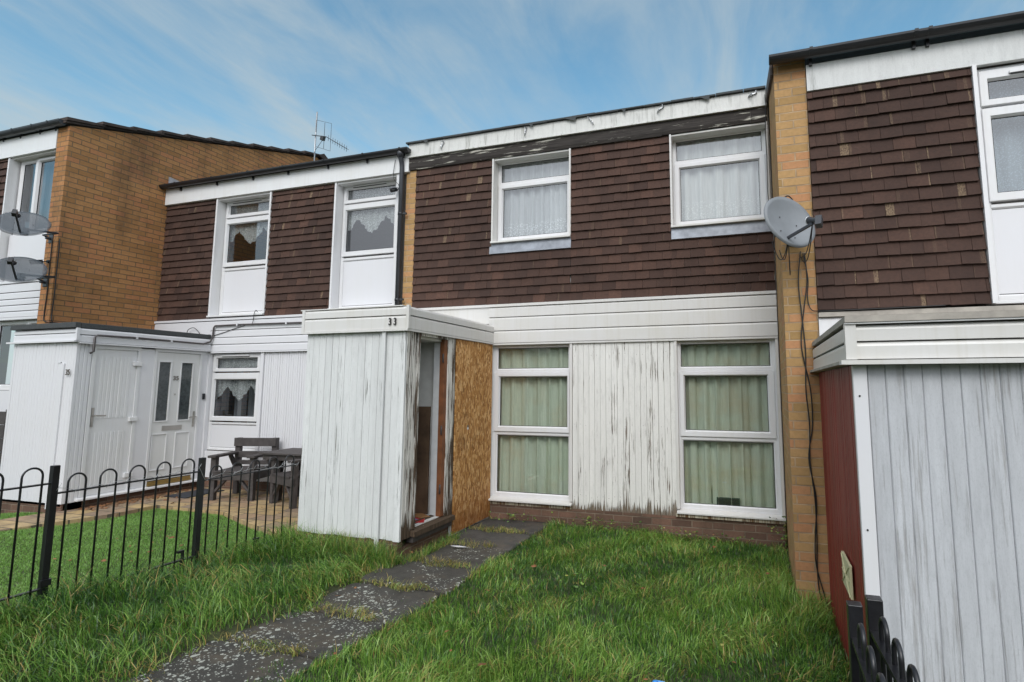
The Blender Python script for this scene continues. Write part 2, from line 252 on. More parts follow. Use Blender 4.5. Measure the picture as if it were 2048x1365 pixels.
# ------------------------------------------------------------------ mesh helpers
class MB:
    def __init__(s): s.v = []; s.f = []; s.mi = []; s.c = []; s.sm = []
    def poly(s, pts, mi=0, c=(.5, 0, 0), sm=False):
        k = len(s.v); s.v += [tuple(p) for p in pts]; s.f.append(tuple(range(k, k+len(pts)))); s.mi.append(mi); s.c.append(c); s.sm.append(sm)
    def faces(s, vs, fs, mi=0, c=(.5, 0, 0), sm=False):
        k = len(s.v); s.v += [tuple(p) for p in vs]
        for f in fs: s.f.append(tuple(k+i for i in f)); s.mi.append(mi); s.c.append(c); s.sm.append(sm)
    def box(s, x0, x1, y0, y1, z0, z1, mi=0, c=(.5, 0, 0), M4=None):
        vs = [Vector((x, y, z)) for z in (z0, z1) for y in (y0, y1) for x in (x0, x1)]
        if M4 is not None: vs = [M4 @ p for p in vs]
        s.faces(vs, [(0, 2, 3, 1), (4, 5, 7, 6), (0, 1, 5, 4), (2, 6, 7, 3), (0, 4, 6, 2), (1, 3, 7, 5)], mi, c)
    def bar(s, a, b, w, h, mi=0, c=(.5, 0, 0), up=(0, 0, 1)):
        a = Vector(a); b = Vector(b); d = (b-a).normalized(); u = Vector(up); sd_ = d.cross(u).normalized(); u = sd_.cross(d)
        vs = [p+sd_*(i*w/2)+u*(j*h/2) for p in (a, b) for j in (-1, 1) for i in (-1, 1)]
        s.faces(vs, [(0, 1, 3, 2), (4, 6, 7, 5), (0, 4, 5, 1), (2, 3, 7, 6), (0, 2, 6, 4), (1, 5, 7, 3)], mi, c)
    def tube(s, pts, r, n=8, mi=0, c=(.5, 0, 0), cap=True, arc=None):
        pts = [Vector(p) for p in pts]; k = len(s.v); m = len(pts); T = []
        for i in range(m): T.append((pts[min(i+1, m-1)]-pts[max(i-1, 0)]).normalized())
        ref = Vector((0, 0, 1)) if abs(T[0].z) < .9 else Vector((1, 0, 0)); N = T[0].cross(ref).normalized()
        for i in range(m):
            N = (N-T[i]*N.dot(T[i])).normalized(); B = T[i].cross(N); rr = r[i] if isinstance(r, (list, tuple)) else r
            for j in range(n): a = 2*math.pi*j/n; s.v.append(tuple(pts[i]+N*(math.cos(a)*rr)+B*(math.sin(a)*rr)))
        for i in range(m-1):
            for j in range(n): s.f.append((k+i*n+j, k+i*n+(j+1) % n, k+(i+1)*n+(j+1) % n, k+(i+1)*n+j)); s.mi.append(mi); s.c.append(c); s.sm.append(True)
        if cap:
            s.f.append(tuple(k+j for j in reversed(range(n)))); s.f.append(tuple(k+(m-1)*n+j for j in range(n))); s.mi += [mi]*2; s.c += [c]*2; s.sm += [False]*2
    def prism(s, prof, axis, a, b, mi=0, c=(.5, 0, 0)):
        """profile extruded: axis x -> (y,z) pairs, axis y -> (x,z), axis z -> (x,y)"""
        def P(u, v, t): return (t, u, v) if axis == 'x' else ((u, t, v) if axis == 'y' else (u, v, t))
        n = len(prof); vs = [P(u, v, a) for u, v in prof]+[P(u, v, b) for u, v in prof]
        fs = [tuple(range(n-1, -1, -1)), tuple(range(n, 2*n))]+[(i, (i+1) % n, n+(i+1) % n, n+i) for i in range(n)]
        s.faces(vs, fs, mi, c)
    def ring(s, o, i_, yf, yb, yg, mi=0):
        """mitred window ring facing -y. o,i_ = (x0,x1,z0,z1) outer and glass rects"""
        def cr(q, y): x0, x1, z0, z1 = q; return [(x0, y, z0), (x1, y, z0), (x1, y, z1), (x0, y, z1)]
        ch = .004; ch2 = .014; e = (o[0]+ch, o[1]-ch, o[2]+ch, o[3]-ch); f = (i_[0]-ch2, i_[1]+ch2, i_[2]-ch2, i_[3]+ch2)
        vs = cr(o, yb)+cr(o, yf+ch)+cr(e, yf)+cr(f, yf)+cr(i_, yg); fs = []
        for l in range(4):
            for j in range(4): fs.append((l*4+j, l*4+(j+1) % 4, (l+1)*4+(j+1) % 4, (l+1)*4+j))
        s.faces(vs, fs, mi)
    def build(s, name, mats, parent=None, bev=0.0, origin=None, flip=True):
        me = bpy.data.meshes.new(name); off = origin or (0, 0, 0)
        me.from_pydata([(v[0]-off[0], v[1]-off[1], v[2]-off[2]) for v in s.v], [], s.f)
        for m in (mats if isinstance(mats, (list, tuple)) else [mats]): me.materials.append(m)
        me.polygons.foreach_set('material_index', s.mi); me.polygons.foreach_set('use_smooth', s.sm)
        ca = me.color_attributes.new('tint', 'FLOAT_COLOR', 'CORNER'); arr = np.ones((len(me.loops), 4), dtype=np.float32)
        lt = np.array([len(f) for f in s.f]); arr[:, :3] = np.repeat(np.array(s.c, dtype=np.float32), lt, axis=0); ca.data.foreach_set('color', arr.ravel())
        if flip:
            bm = bmesh.new(); bm.from_mesh(me); bmesh.ops.recalc_face_normals(bm, faces=bm.faces); bm.to_mesh(me); bm.free()
        me.update(); o = bpy.data.objects.new(name, me); COL.objects.link(o)
        if parent is not None:
            o.parent = parent; q = parent; w = Vector((0, 0, 0))
            while q is not None: w += q.location; q = q.parent
            o.location = Vector(off)-w
        else: o.location = off
        if bev: b = o.modifiers.new('bevel', 'BEVEL'); b.width = bev; b.segments = 2; b.limit_method = 'ANGLE'; b.angle_limit = R(40)
        return o
def thing(name, label, cat, loc=(0, 0, 0), rz=0.0, group=None):
    o = bpy.data.objects.new(name, None); COL.objects.link(o); o.location = loc; o.rotation_euler = (0, 0, rz); o.empty_display_size = .2
    o['label'] = label; o['category'] = cat
    if group: o['group'] = group
    return o
def tag(o, label, cat, group=None):
    o['label'] = label; o['category'] = cat
    if group: o['group'] = group
    return o
def structure(o): o['kind'] = 'structure'; return o
def text(name, body, size, loc, rot, mat, parent, ext=.004, sx=1.0):
    cu = bpy.data.curves.new(name, 'FONT'); cu.body = body; cu.size = size; cu.extrude = ext; cu.align_x = 'CENTER'; cu.align_y = 'CENTER'; cu.offset = size*.012
    t = bpy.data.objects.new(name+'_c', cu); COL.objects.link(t); bpy.context.view_layer.update(); dg = bpy.context.evaluated_depsgraph_get()
    me = bpy.data.meshes.new_from_object(t.evaluated_get(dg)); bpy.data.objects.remove(t); me.materials.clear(); me.materials.append(mat)
    o = bpy.data.objects.new(name, me); COL.objects.link(o); o.rotation_euler = rot; o.scale = (sx, 1, 1); o.parent = parent
    q = parent; w = Vector((0, 0, 0))
    while q is not None: w += q.location; q = q.parent
    o.location = Vector(loc)-w; return o
def copy_thing(root, loc, rz, label):
    r = root.copy(); COL.objects.link(r); r.location = loc; r.rotation_euler = (0, 0, rz); r['label'] = label
    for ch in list(root.children):
        c = ch.copy(); COL.objects.link(c); c.parent = r
        for g in list(ch.children):
            d = g.copy(); COL.objects.link(d); d.parent = c
    return r
rr = random.uniform
def catmull(P, n=6):
    P = [Vector(p) for p in P]; out = []
    for i in range(len(P)-1):
        a = P[max(i-1, 0)]; b = P[i]; c = P[i+1]; d = P[min(i+2, len(P)-1)]
        for k in range(n): t = k/n; out.append(.5*((2*b)+(c-a)*t+(2*a-5*b+4*c-d)*t*t+(3*b-a-3*c+d)*t**3))
    out.append(P[-1]); return out

# ------------------------------------------------------------------ house part builders
GAUGE = .1107; TW = .166
def tiles(regions, z_top_ref, y, seed, bloom=.05, redness=0.0, hot=None):
    """plain clay tiles hung on a wall facing -y, each tile its own little slab kicked out at the foot"""
    mb = MB(); rnd = random.Random(seed)
    for (x0, x1, z0, z1) in regions:
        n0 = int(math.floor((z0-z_top_ref)/GAUGE+1e-4)); n1 = int(math.ceil((z1-z_top_ref)/GAUGE-1e-4))
        for r in range(n0, n1):
            zb = z_top_ref+r*GAUGE; zt = zb+GAUGE+.012; off = (r % 2)*TW/2+rnd.uniform(-.008, .008)
            if zb < z0-.001: zb = z0
            zt = min(zt, z1); k0 = int(math.floor((x0-off)/TW)); k1 = int(math.ceil((x1-off)/TW))
            if zt-zb < .02: continue
            sag = rnd.uniform(-.001, .001)
            for k in range(k0, k1):
                a = max(x0, off+k*TW+.0012); b = min(x1, off+(k+1)*TW-.0012)
                if b-a < .012: continue
                kick = .026+rnd.uniform(-.003, .006); dz = rnd.uniform(-.0022, .0022)+sag; rot = rnd.uniform(-.0025, .0025); t = .014
                tint = min(1, max(0, rnd.gauss(.45+redness, .2))); bl = 0.0
                q = rnd.random()/(5.0 if hot and hot(a, zb) else 1.0)
                if q < bloom: bl = rnd.uniform(.35, 1.0)
                elif q < bloom*3: bl = rnd.uniform(.1, .4)
                jt = .0015*rnd.random()
                vs = [(a, y-kick-jt, zb+dz-rot), (b, y-kick, zb+dz+rot), (b, y-.004, zt+dz), (a, y-.004, zt+dz), (a, y-kick+t, zb+dz-rot), (b, y-kick+t, zb+dz+rot), (b, y+.004, zt+dz), (a, y+.004, zt+dz)]
                mb.faces(vs, [(3, 2, 6, 7), (4, 5, 1, 0), (0, 4, 7, 3), (1, 2, 6, 5), (4, 7, 6, 5)], 0, (tint, 0, 0))
                if bl > 0 and b-a > .08:    # pale bloom sits in a narrow upright band, mostly at the joints
                    w = rnd.uniform(.006, .016) if rnd.random() < .6 else rnd.uniform(.02, .055)*(1.4 if bl > .6 else .8); e = rnd.choice([a, b-w, rnd.uniform(a, b-w)]) if w > .018 else rnd.choice([a, b-w]); fa = (e-a)/(b-a); fb = (e+w-a)/(b-a)
                    def L(p, q_, f): return tuple(p[i]+(q_[i]-p[i])*f for i in range(3))
                    for (f0, f1, g) in ((0, fa, 0), (fa, fb, bl), (fb, 1, 0)):
                        if f1-f0 > .001: mb.poly([L(vs[0], vs[1], f0), L(vs[0], vs[1], f1), L(vs[3], vs[2], f1), L(vs[3], vs[2], f0)], 0, (tint, g, 0))
                else: mb.poly(vs[:4], 0, (tint, 0, 0))
    return mb
def vboards(mb, x0, x1, y, z0, z1, w, gap=.003, t=.018, mi=0, axis='y', zj=0.0, rnd=random, chm=None):
    """vertical boards facing -y (axis y) or +-x (axis x, x0..x1 are then y values and y the plane)"""
    x = x0
    while x < x1-.004:
        b = min(x+w, x1); dy = rnd.uniform(-.0015, .0015); c = (rnd.random(), rnd.random(), 0); zb = z0+rnd.uniform(-zj, zj)
        g = gap/2*rnd.uniform(.3, 1.5); ch = chm or min(.005, w*.12)
        prof = [(x+g, t), (x+g, ch), (x+g+ch, 0), (b-g-ch, 0), (b-g, ch), (b-g, t)]
        if axis == 'y': mb.prism([(u, y+dy+v) for u, v in prof], 'z', zb, z1, mi, c)
        else:
            s = -1 if axis == 'x+' else 1; mb.prism([(y+dy+s*v, u) for u, v in prof], 'z', zb, z1, mi, c)
        x = b
def hboards(mb, x0, x1, y, zs, mi=0, axis='y'):
    """horizontal shiplap, profile per board; axis y faces -y, axis 'x' faces +x, 'x-' faces -x (x0..x1 are y)"""
    for z0, z1 in zip(zs[:-1], zs[1:]):
        pr = [(.0, z0+.002), (-.020, z0+.002), (-.020, z1-.026), (-.016, z1-.016), (-.004, z1-.004), (0, z1-.004)]
        if axis == 'y': mb.prism([(y+u, v) for u, v in pr], 'x', x0, x1, mi)
        elif axis == 'x': mb.prism([(y-u, v) for u, v in pr], 'y', x0, x1, mi)
        else: mb.prism([(y+u, v) for u, v in pr], 'y', x0, x1, mi)
def window(parent, x0, x1, z0, z1, y, bands, name='window', mat='upvc', label=None, vent=None, border=.035, muntin=None):
    """bands: (z0,z1, gx0,gx1,gz0,gz1, kind) kind fixed/sash/panel"""
    mb = MB(); bx0, bx1 = x0+border, x1-border
    zt = max(b[1] for b in bands); zb = min(b[0] for b in bands)
    mb.ring((x0, x1, z0, z1), (bx0+.014, bx1-.014, zb+.014, zt-.014), y, y+.06, y+.012)
    for (b0, b1, gx0, gx1, gz0, gz1, kind) in bands:
        yf = y-.016 if kind == 'sash' else y+.002; o = (bx0-.004, bx1+.004, b0, b1) if kind == 'sash' else (bx0, bx1, b0+.001, b1-.001)
        mb.ring(o, (gx0, gx1, gz0, gz1), yf, y+.05, y+.018)
        g = .005; mb.ring((gx0-.001, gx1+.001, gz0-.001, gz1+.001), (gx0+g, gx1-g, gz0+g, gz1-g), y+.0165, y+.03, y+.020, 1)
    if vent: mb.box(vent[0], vent[1], y-.034, y-.012, vent[2], vent[2]+.018); mb.box(vent[0]+.01, vent[1]-.01, y-.030, y-.012, vent[2]-.007, vent[2]-.001, 1)
    w = mb.build(name, [M[mat], M['gasket']], parent)
    if label: w['label'] = label
    for (b0, b1, gx0, gx1, gz0, gz1, kind) in bands:
        p = MB()
        if kind == 'panel': p.box(gx0+.004, gx1-.004, y+.012, y+.03, gz0+.004, gz1-.004); p.build('infill_panel', M['clean'], w)
        else: p.poly([(gx0, y+.022, gz0), (gx1, y+.022, gz0), (gx1, y+.022, gz1), (gx0, y+.022, gz1)]); p.build('pane', M['glass'], w, flip=False)
    return w
def curtain(name, label, cat, x0, x1, z0, z1, y, mat, waves, amp=.03, seed=1, group=None, bottom=None, gather=None):
    rnd = random.Random(seed); n = max(24, int(waves*10)); m = 14; ph = [rnd.uniform(0, 6.3) for _ in range(5)]; vs = []; xs = []
    for j in range(m+1):
        f = j/m
        for i in range(n+1):
            u = i/n; x = x0+(x1-x0)*u; zb = z0 if bottom is None else bottom(u); z = z1+(zb-z1)*f
            a = amp*(.45+.55*f if gather is None else gather(f)); w = math.sin(u*waves*6.283+ph[0]+.5*math.sin(u*9+ph[1]))+.35*math.sin(u*waves*14.1+ph[2]+f*.7)+.3*math.sin(u*5+ph[3]+f*2)
            vs.append((x+.25*a*math.sin(u*waves*12.5+ph[4]), y+a*w*.7, z))
    fs = [(j*(n+1)+i, j*(n+1)+i+1, (j+1)*(n+1)+i+1, (j+1)*(n+1)+i) for j in range(m) for i in range(n)]
    mb = MB(); mb.faces(vs, fs, 0, sm=True); o = mb.build(name, M[mat], None, origin=((x0+x1)/2, y, z0), flip=False); return tag(o, label, cat, group)
def gutter(parent, x0, x1, y, zt, brk=(), r=.055, mat='pvc_black', name='gutter'):
    mb = MB(); n = 10; pr = [(y+r*math.cos(math.pi+math.pi*k/n), zt+r*math.sin(math.pi+math.pi*k/n)*1.05) for k in range(n+1)]
    ri = r-.006; pi_ = [(y+ri*math.cos(math.pi+math.pi*k/n), zt+ri*math.sin(math.pi+math.pi*k/n)*1.05) for k in range(n, -1, -1)]
    mb.prism(pr+pi_, 'x', x0, x1)
    for xe in (x0, x1): mb.prism(pr, 'x', xe-.004 if xe == x0 else xe, xe if xe == x0 else xe+.004)
    o = mb.build(name, M[mat], parent)
    for xb in brk:
        b = MB(); r2 = r+.006; p1 = [(y+r2*math.cos(math.pi+math.pi*k/n), zt+.006+r2*math.sin(math.pi+math.pi*k/n)*1.08) for k in range(n+1)]; p2 = [(y+(r+.0005)*math.cos(math.pi+math.pi*k/n), zt+.006+(r+.0005)*math.sin(math.pi+math.pi*k/n)*1.06) for k in range(n, -1, -1)]
        b.prism(p1+p2, 'x', xb-.014, xb+.014); b.box(xb-.012, xb+.012, y+r-.01, y+r+.02, zt-.10, zt-.02); b.build('gutter_bracket', M[mat], o)
    return o
def wall_rects(mb, x0, x1, z0, z1, y0, y1, holes, mi=0):
    xs = sorted({x0, x1, *[h[0] for h in holes], *[h[1] for h in holes]}); xs = [x for x in xs if x0 <= x <= x1]
    for a, b in zip(xs[:-1], xs[1:]):
        hs = sorted([(h[2], h[3]) for h in holes if h[0] < (a+b)/2 < h[1]]); z = z0
        for h0, h1 in hs:
            if h0 > z: mb.box(a, b, y0, y1, z, h0, mi)
            z = max(z, h1)
        if z < z1: mb.box(a, b, y0, y1, z, z1, mi)
def roof(parent, x0, x1, y0, zy0, slope, yr, mat='roof', th=.10):
    zr = zy0+slope*(yr-y0); yb = yr+(yr-y0)
    mb = MB(); mb.prism([(y0, zy0), (yr, zr), (yb, zy0), (yb, zy0-th), (yr, zr-th), (y0, zy0-th)], 'x', x0, x1); return mb.build('roof', M[mat], parent)
YR = 3.25      # ridge line of the terrace

# ================================================================== HOUSE 33 (the run-down one)
FL = 2.55
h33 = thing('terraced_house', 'run-down terraced house in the middle with brown hung tiles, boarded porch door and number 33', 'house', (.55, 0, 0))
mb = MB(); op = [(-.60, .51, 3.60, 4.75), (1.77, 2.905, 3.60, 4.75), (-.56, .52, .33, 2.24), (1.79, 2.905, .33, 2.24), (-1.74, -.62, .28, 2.25)]
wall_rects(mb, -1.79, 2.915, .24, 5.0, .02, .14, op); mb.box(-1.79, -1.74, .14, 6.5, .24, 5.0); mb.box(2.915, 2.93, .14, 6.5, .24, 5.0)
mb.box(-1.74, 2.915, 6.4, 6.5, .24, 5.0); mb.box(-1.74, 2.915, .14, 6.4, 2.42, 2.55); mb.box(-1.74, 2.915, .14, 6.4, .20, .30); mb.box(-1.74, 2.915, .14, 6.4, 4.86, 4.95); mb.box(-.66, -.60, .14, 6.4, .30, 2.42)
mb.build('wall', M['interior'], h33)
mb = MB(); mb.box(-.60, 2.915, -.02, .12, -.35, .262); mb.box(-1.78, -.60, .02, .12, -.2, .2); mb.build('plinth', M['plinth'], h33)
tl = tiles([(-1.795, -.60, 2.775, 4.76), (.51, 1.77, 2.775, 4.76), (-.60, .51, 2.775, 3.455), (1.77, 2.915, 2.775, 3.46)], 2.775, .0, 5, .035, .08, lambda x, z: x < -.9 and z > 4.2)
tl.build('tile_cladding', M['tile'], h33)
mb = MB(); hboards(mb, -.60, 2.915, -.03, [2.265, 2.425, 2.60, 2.735]); mb.box(-1.80, 2.915, -.060, .0, 2.735, 2.768); mb.box(-1.80, -.60, -.04, .0, 2.52, 2.735); mb.box(-.60, 2.915, -.045, .018, 2.240, 2.262); mb.build('cladding_band', M['upvc_dirty'], h33)
# fascia: white strip above a rotten board
mb = MB(); mb.prism([(-.065, 4.93), (-.065, 5.125), (.0, 5.125), (.0, 4.95), (-.02, 4.93)], 'x', -1.90, 2.90); mb.box(-1.90, 2.90, -.078, -.066, 4.928, 4.945); mb.build('fascia', M['fascia33'], h33)
mb = MB(); rnd = random.Random(3); x = -1.90
while x < 2.90:
    x2 = min(2.90, x+rnd.uniform(.25, .7)); mb.prism([(-.035, 4.757+rnd.uniform(-.006, .006)), (-.048, 4.80), (-.045, 4.924), (.0, 4.924), (.0, 4.757)], 'x', x, x2-.0008, 0, (rnd.random(), 0, 0)); x = x2
mb.box(-1.90, 2.90, .0, .13, 4.752, 4.762); mb.build('soffit_board', M['rot'], h33)
mb = MB(); x = -1.93
while x < 2.90:
    x2 = min(2.90, x+rnd.uniform(.25, .34)); mb.box(x, x2-.004, -.10, .05, 5.132+rnd.uniform(-.003, .004), 5.152+rnd.uniform(-.003, .004)); x = x2
for xx, w in ((2.15, .12), (1.2, .05), (-.05, .06), (.45, .16), (-1.65, .08)): mb.poly([(xx, -.101, 5.136), (xx+w, -.101, 5.138), (xx+w*.9, -.104, 5.085), (xx+w*.4, -.102, 5.11)])
mb.build('roof_edge', M['felt'], h33); roof(h33, -1.80, 2.915, .0, 5.13, .30, YR)
for i, (xb, zb, a) in enumerate(((-1.35, 5.04, .5), (-.10, 5.05, .3), (.80, 5.06, -.5), (1.68, 5.075, .9), (2.75, 5.08, 1.2))):
    b = MB(); ca, sa = math.cos(a), math.sin(a); b.bar((xb-.05*sa, -.072, zb-.05*ca), (xb+.05*sa, -.072, zb+.05*ca), .010, .022, up=(0, 1, 0)); b.bar((xb-.05*sa, -.075, zb-.05*ca), (xb-.03*sa+.02, -.13, zb-.04*ca), .012, .012); b.tube([(xb, -.07, zb), (xb, -.10, zb)], .008); b.bar((xb+.05*sa, -.075, zb+.05*ca), (xb+.05*sa-.01, -.12, zb+.04*ca), .010, .018); b.build('gutter_bracket', M['galv'], h33)
# brick sliver beside the down pipe belongs to the party wall
mb = MB(); mb.box(-1.955, -1.797, -.012, .3, 2.70, 4.752); mb.build('party_wall_brick', M['brick31'], h33)
# windows
def reveal(parent, x0, x1, z0, z1, yi, yo=-.036, t=.022, mat='upvc_dirty', sill=True, head=True, left=True, right=True):
    mb = MB()
    if left: mb.box(x0, x0+t, yo, yi+.05, z0, z1)
    if right: mb.box(x1-t, x1, yo, yi+.05, z0, z1)
    if head: mb.box(x0+t, x1-t, yo+.02, yi+.05, z1-t, z1)
    if sill: mb.prism([(yo-.025, z0-.012), (yo-.025, z0+.012), (yi+.05, z0+.045), (yi+.05, z0-.012)], 'x', x0, x1)
    return mb.build('window_surround', M[mat], parent, bev=.002)
reveal(h33, -.60, .51, 3.60, 4.755, .12); reveal(h33, 1.772, 2.90, 3.60, 4.755, .12)
UB = lambda a, b, g1, g2: [(4.425, 4.745, g1[0], g1[1], 4.475, 4.715, 'fixed'), (3.645, 4.425, g2[0], g2[1], 3.705, 4.365, 'sash')]
window(h33, -.585, .488, 3.63, 4.755, .12, UB(0, 0, (-.535, .445), (-.505, .405)), border=.022)
window(h33, 1.790, 2.88, 3.63, 4.755, .12, UB(0, 0, (1.835, 2.83), (1.875, 2.79)), border=.022)
for xa, xb in ((-.625, .512), (1.772, 2.905)):
    mb = MB(); mb.poly([(xa, -.033, 3.45), (xb, -.033, 3.45), (xb, -.018, 3.59), (xa, -.018, 3.59)]); mb.poly([(xa, -.033, 3.45), (xb, -.033, 3.45), (xb, -.02, 3.447), (xa, -.02, 3.447)]); mb.build('lead_flashing', M['lead'], h33)
LB = lambda g1, g2, g3: [(1.885, 2.225, g1[0], g1[1], 1.94, 2.20, 'fixed'), (1.145, 1.885, g2[0], g2[1], 1.215, 1.83, 'sash'), (.35, 1.145, g3[0], g3[1], .40, 1.095, 'fixed')]
window(h33, -.565, .500, .335, 2.24, .03, LB((-.50, .48), (-.468, .44), (-.495, .48)), border=.028)
window(h33, 1.80, 2.885, .335, 2.24, .03, LB((1.845, 2.825), (1.885, 2.785), (1.85, 2.825)), border=.028)
for xa, xb in ((-.60, .53), (1.775, 2.915)):
    mb = MB(); mb.prism([(-.075, .300), (-.075, .318), (.06, .345), (.06, .300)], 'x', xa, xb); mb.box(xa, xa+.032, -.035, .06, .345, 2.24); mb.box(xb-.032, xb, -.035, .06, .345, 2.24); mb.build('window_surround', M['upvc_dirty'], h33, bev=.002)
M['old_timber'] = m_weather('sill_timber', (.55, .50, .38), (.20, .11, .05), .50, .60, None, 60)
mb = MB(); mb.box(1.76, 2.915, -.05, .0, .262, .298); mb.build('timber_sill', M['old_timber'], h33)
mb = MB(); mb.box(-.60, .53, -.03, .0, .255, .298); mb.build('timber_sill', M['old_timber'], h33)
mb = MB(); vboards(mb, .531, 1.774, -.018, .235, 2.24, .070, .0026, .03, zj=.006, chm=.003); mb.build('timber_panel', M['panel33'], h33)

# porch of 33
p33 = MB(); vboards(p33, -1.78, -.645, -1.885, .262, 2.255, .081, .0028, .022, zj=.006, chm=.0028); mbp = p33
mbp.prism([(-.645, -1.892), (-.575, -1.892), (-.575, -1.86), (-.645, -1.86)], 'z', .255, 2.255, 0, (.8, .2, 0))
vboards(mbp, -1.86, .02, -1.758, .262, 2.255, .10, .004, .02, axis='x')
porch = mbp.build('porch', M['porch33'], h33)
mb = MB(); mb.box(-1.735, -.60, -1.85, -1.80, .26, 2.255); mb.box(-1.735, -.6, -1.80, .02, .262, .335); mb.box(-1.72, -.62, -1.80, .02, 2.20, 2.255); mb.box(-1.735, -1.715, -1.80, -1.08, .335, 2.20); mb.box(-1.715, -.66, -1.098, -1.06, .335, 2.20); mb.build('inner_lining', M['interior'], porch)
mb = MB(); mb.box(-1.76, -.66, -1.82, .0, 2.256, 2.46); mb.build('flat_roof', M['felt'], porch)
mb = MB(); vboards(mb, -1.868, -1.70, -.571, .262, 2.252, .055, .005, .03, axis='x+'); mb.build('corner_panel', M['peel'], porch)
mb = MB(); hboards(mb, -1.795, -.548, -1.905, [2.272, 2.408, 2.495]); hboards(mb, -1.905, -.052, -.548, [2.272, 2.408, 2.495], axis='x'); hboards(mb, -1.905, -.02, -1.795, [2.272, 2.408, 2.495], axis='x-')
mb.box(-1.82, -.53, -1.935, -1.900, 2.252, 2.272); mb.box(-.56, -.530, -1.90, -.05, 2.252, 2.272); mb.box(-.552, -.522, -1.932, -1.902, 2.272, 2.505); mb.box(-1.822, -1.79, -1.932, -1.90, 2.272, 2.505)
mb.box(-1.85, -.60, -1.925, .0, 2.497, 2.507)
mb.build('fascia', M['upvc_dirty'], porch)
text('house_number', '3 3', .10, (-.705, -1.934, 2.342), (R(90), 0, 0), M['number'], porch, sx=.75)
mb = MB(); mb.box(-.835, -.795, -1.915, -1.897, .16, 2.25, 0, (.2, 0, 0)); mb.build('batten', M['porch33'], porch)
mb = MB(); mb.box(-.655, -.555, -1.70, -1.665, .33, 2.25, 0, (.7, 0, 0)); mb.box(-.63, -.563, -1.10, -1.03, .28, 2.25, 0, (.3, 0, 0)); mb.box(-.64, -.556, -1.03, -.958, .28, 2.25, 0, (.9, 0, 0)); mb.box(-.655, -.56, -1.70, -.96, 2.225, 2.255, 0, (.6, 0, 0)); mb.build('door_frame', M['peel'], porch)
mb = MB(); mb.box(-.632, -.577, -1.165, -1.102, .335, 2.225); mb.build('door_jamb', M['timber'], porch)
mb = MB(); mb.box(-.716, -.634, -1.150, -1.10, .335, 2.22); mb.build('inner_lining', M['frame_in'], porch)
for zh in (.62, 1.24, 2.02):
    mb = MB(); mb.tube([(-.585, -1.172, zh-.05), (-.585, -1.172, zh+.05)], .007); mb.box(-.600, -.585, -1.169, -1.1655, zh-.045, zh+.045); mb.build('hinge', M['pipe_brown'], porch)
mb = MB(); mb.prism([(-.70, .29), (-.52, .262), (-.52, .31), (-.70, .345)], 'y', -1.72, -.95, 0, (.6, 0, 0)); mb.build('threshold', M['peel'], porch)
mb = MB(); mb.box(-.62, -.550, -1.70, -.96, .205, .262); mb.build('threshold_beam', M['furniture'], porch)
mb = MB(); mb.box(-.598, -.575, -.955, .0, .0, 2.25); mb.build('side_wall', M['porch33'], porch)
mb = MB(); mb.box(-.570, -.552, -.935, -.030, .105, 2.248); door = mb.build('door', M['osb'], porch); door['label'] = 'chipboard panel boarding over the open door'
mb = MB(); mb.box(-.552, -.5505, -.665, -.630, 1.21, 1.262, 0); mb.box(-.5505, -.5498, -.665, -.630, 1.212, 1.236, 1); mb.build('sticker', [M['number35'], M['frame_in']], porch)
mb = MB(); mb.box(-1.77, -.60, -1.875, -1.80, -.1, .258); mb.box(-1.77, -1.70, -1.80, 0, -.1, .258); mb.box(-.68, -.605, -1.80, 0, -.1, .188); mb.build('porch_base', M['plinth'], porch)

mb = MB(); rnd = random.Random(31)
for (xa, xb, yy, zs) in ((.56, 1.75, -.0195, (.42, 1.25, 2.1)), ):
    x = xa
    while x < xb:
        for z in zs:
            if rnd.random() < .6: q = z+rnd.uniform(-.02, .02); mb.tube([(x, yy, q), (x, yy-.0015, q)], .0035, 6)
        x += .07
mb.build('nail_heads', M['number35'], h33)['kind'] = 'stuff'
# things inside and on house 33
o = MB(); o.box(-1.35, -.765, -1.125, -1.105, .34, 1.49); tag(o.build('hardboard_sheet', M['brown_board'], None, origin=(-1.1, -1.09, .34)), 'stained brown sheet standing against the white wall inside the open porch', 'board')
o = MB(); n = 20; prof = [(.0, .0), (.10, -.012), (.135, -.045), (.14, -.07), (.12, -.11), (.07, -.14), (0, -.15)]
lv = []
for (r_, z_) in prof:
    for k in range(n): lv.append((-.98+r_*math.cos(6.2832*k/n), -1.28+r_*math.sin(6.2832*k/n), 2.2+z_))
o.faces(lv, [(i*n+k, i*n+(k+1) % n, (i+1)*n+(k+1) % n, (i+1)*n+k) for i in range(len(prof)-1) for k in range(n)], 0, sm=True)
tag(o.build('ceiling_lamp', M['pipe_grey'], None, origin=(-.98, -1.28, 2.2)), 'dark round ceiling lamp just inside the open porch door', 'lamp')
for i, (x, y, a, w, h, m, lb) in enumerate(((-.70, -1.37, .5, .11, .24, 'redpaper', 'red leaflet lying on the porch floor by the threshold'), (-.80, -1.44, -.3, .12, .2, 'bluepaper', 'pale blue envelope on the porch floor left of the red leaflet'), (-.78, -1.22, 1.0, .12, .22, 'tan', 'brown envelope on the porch floor behind the red leaflet'), (-.92, -1.3, .2, .12, .2, 'redpaper', 'small red flyer lying deepest inside the porch'))):
    Mx = Matrix.Translation((x, y, .338+.003*i)) @ Matrix.Rotation(a, 4, 'Z'); o = MB(); o.box(-w/2, w/2, -h/2, h/2, 0, .002, 0, M4=Mx); tag(o.build('leaflet', M[m], None, origin=(x, y, .338)), lb, 'paper', 'post lying on the porch floor')

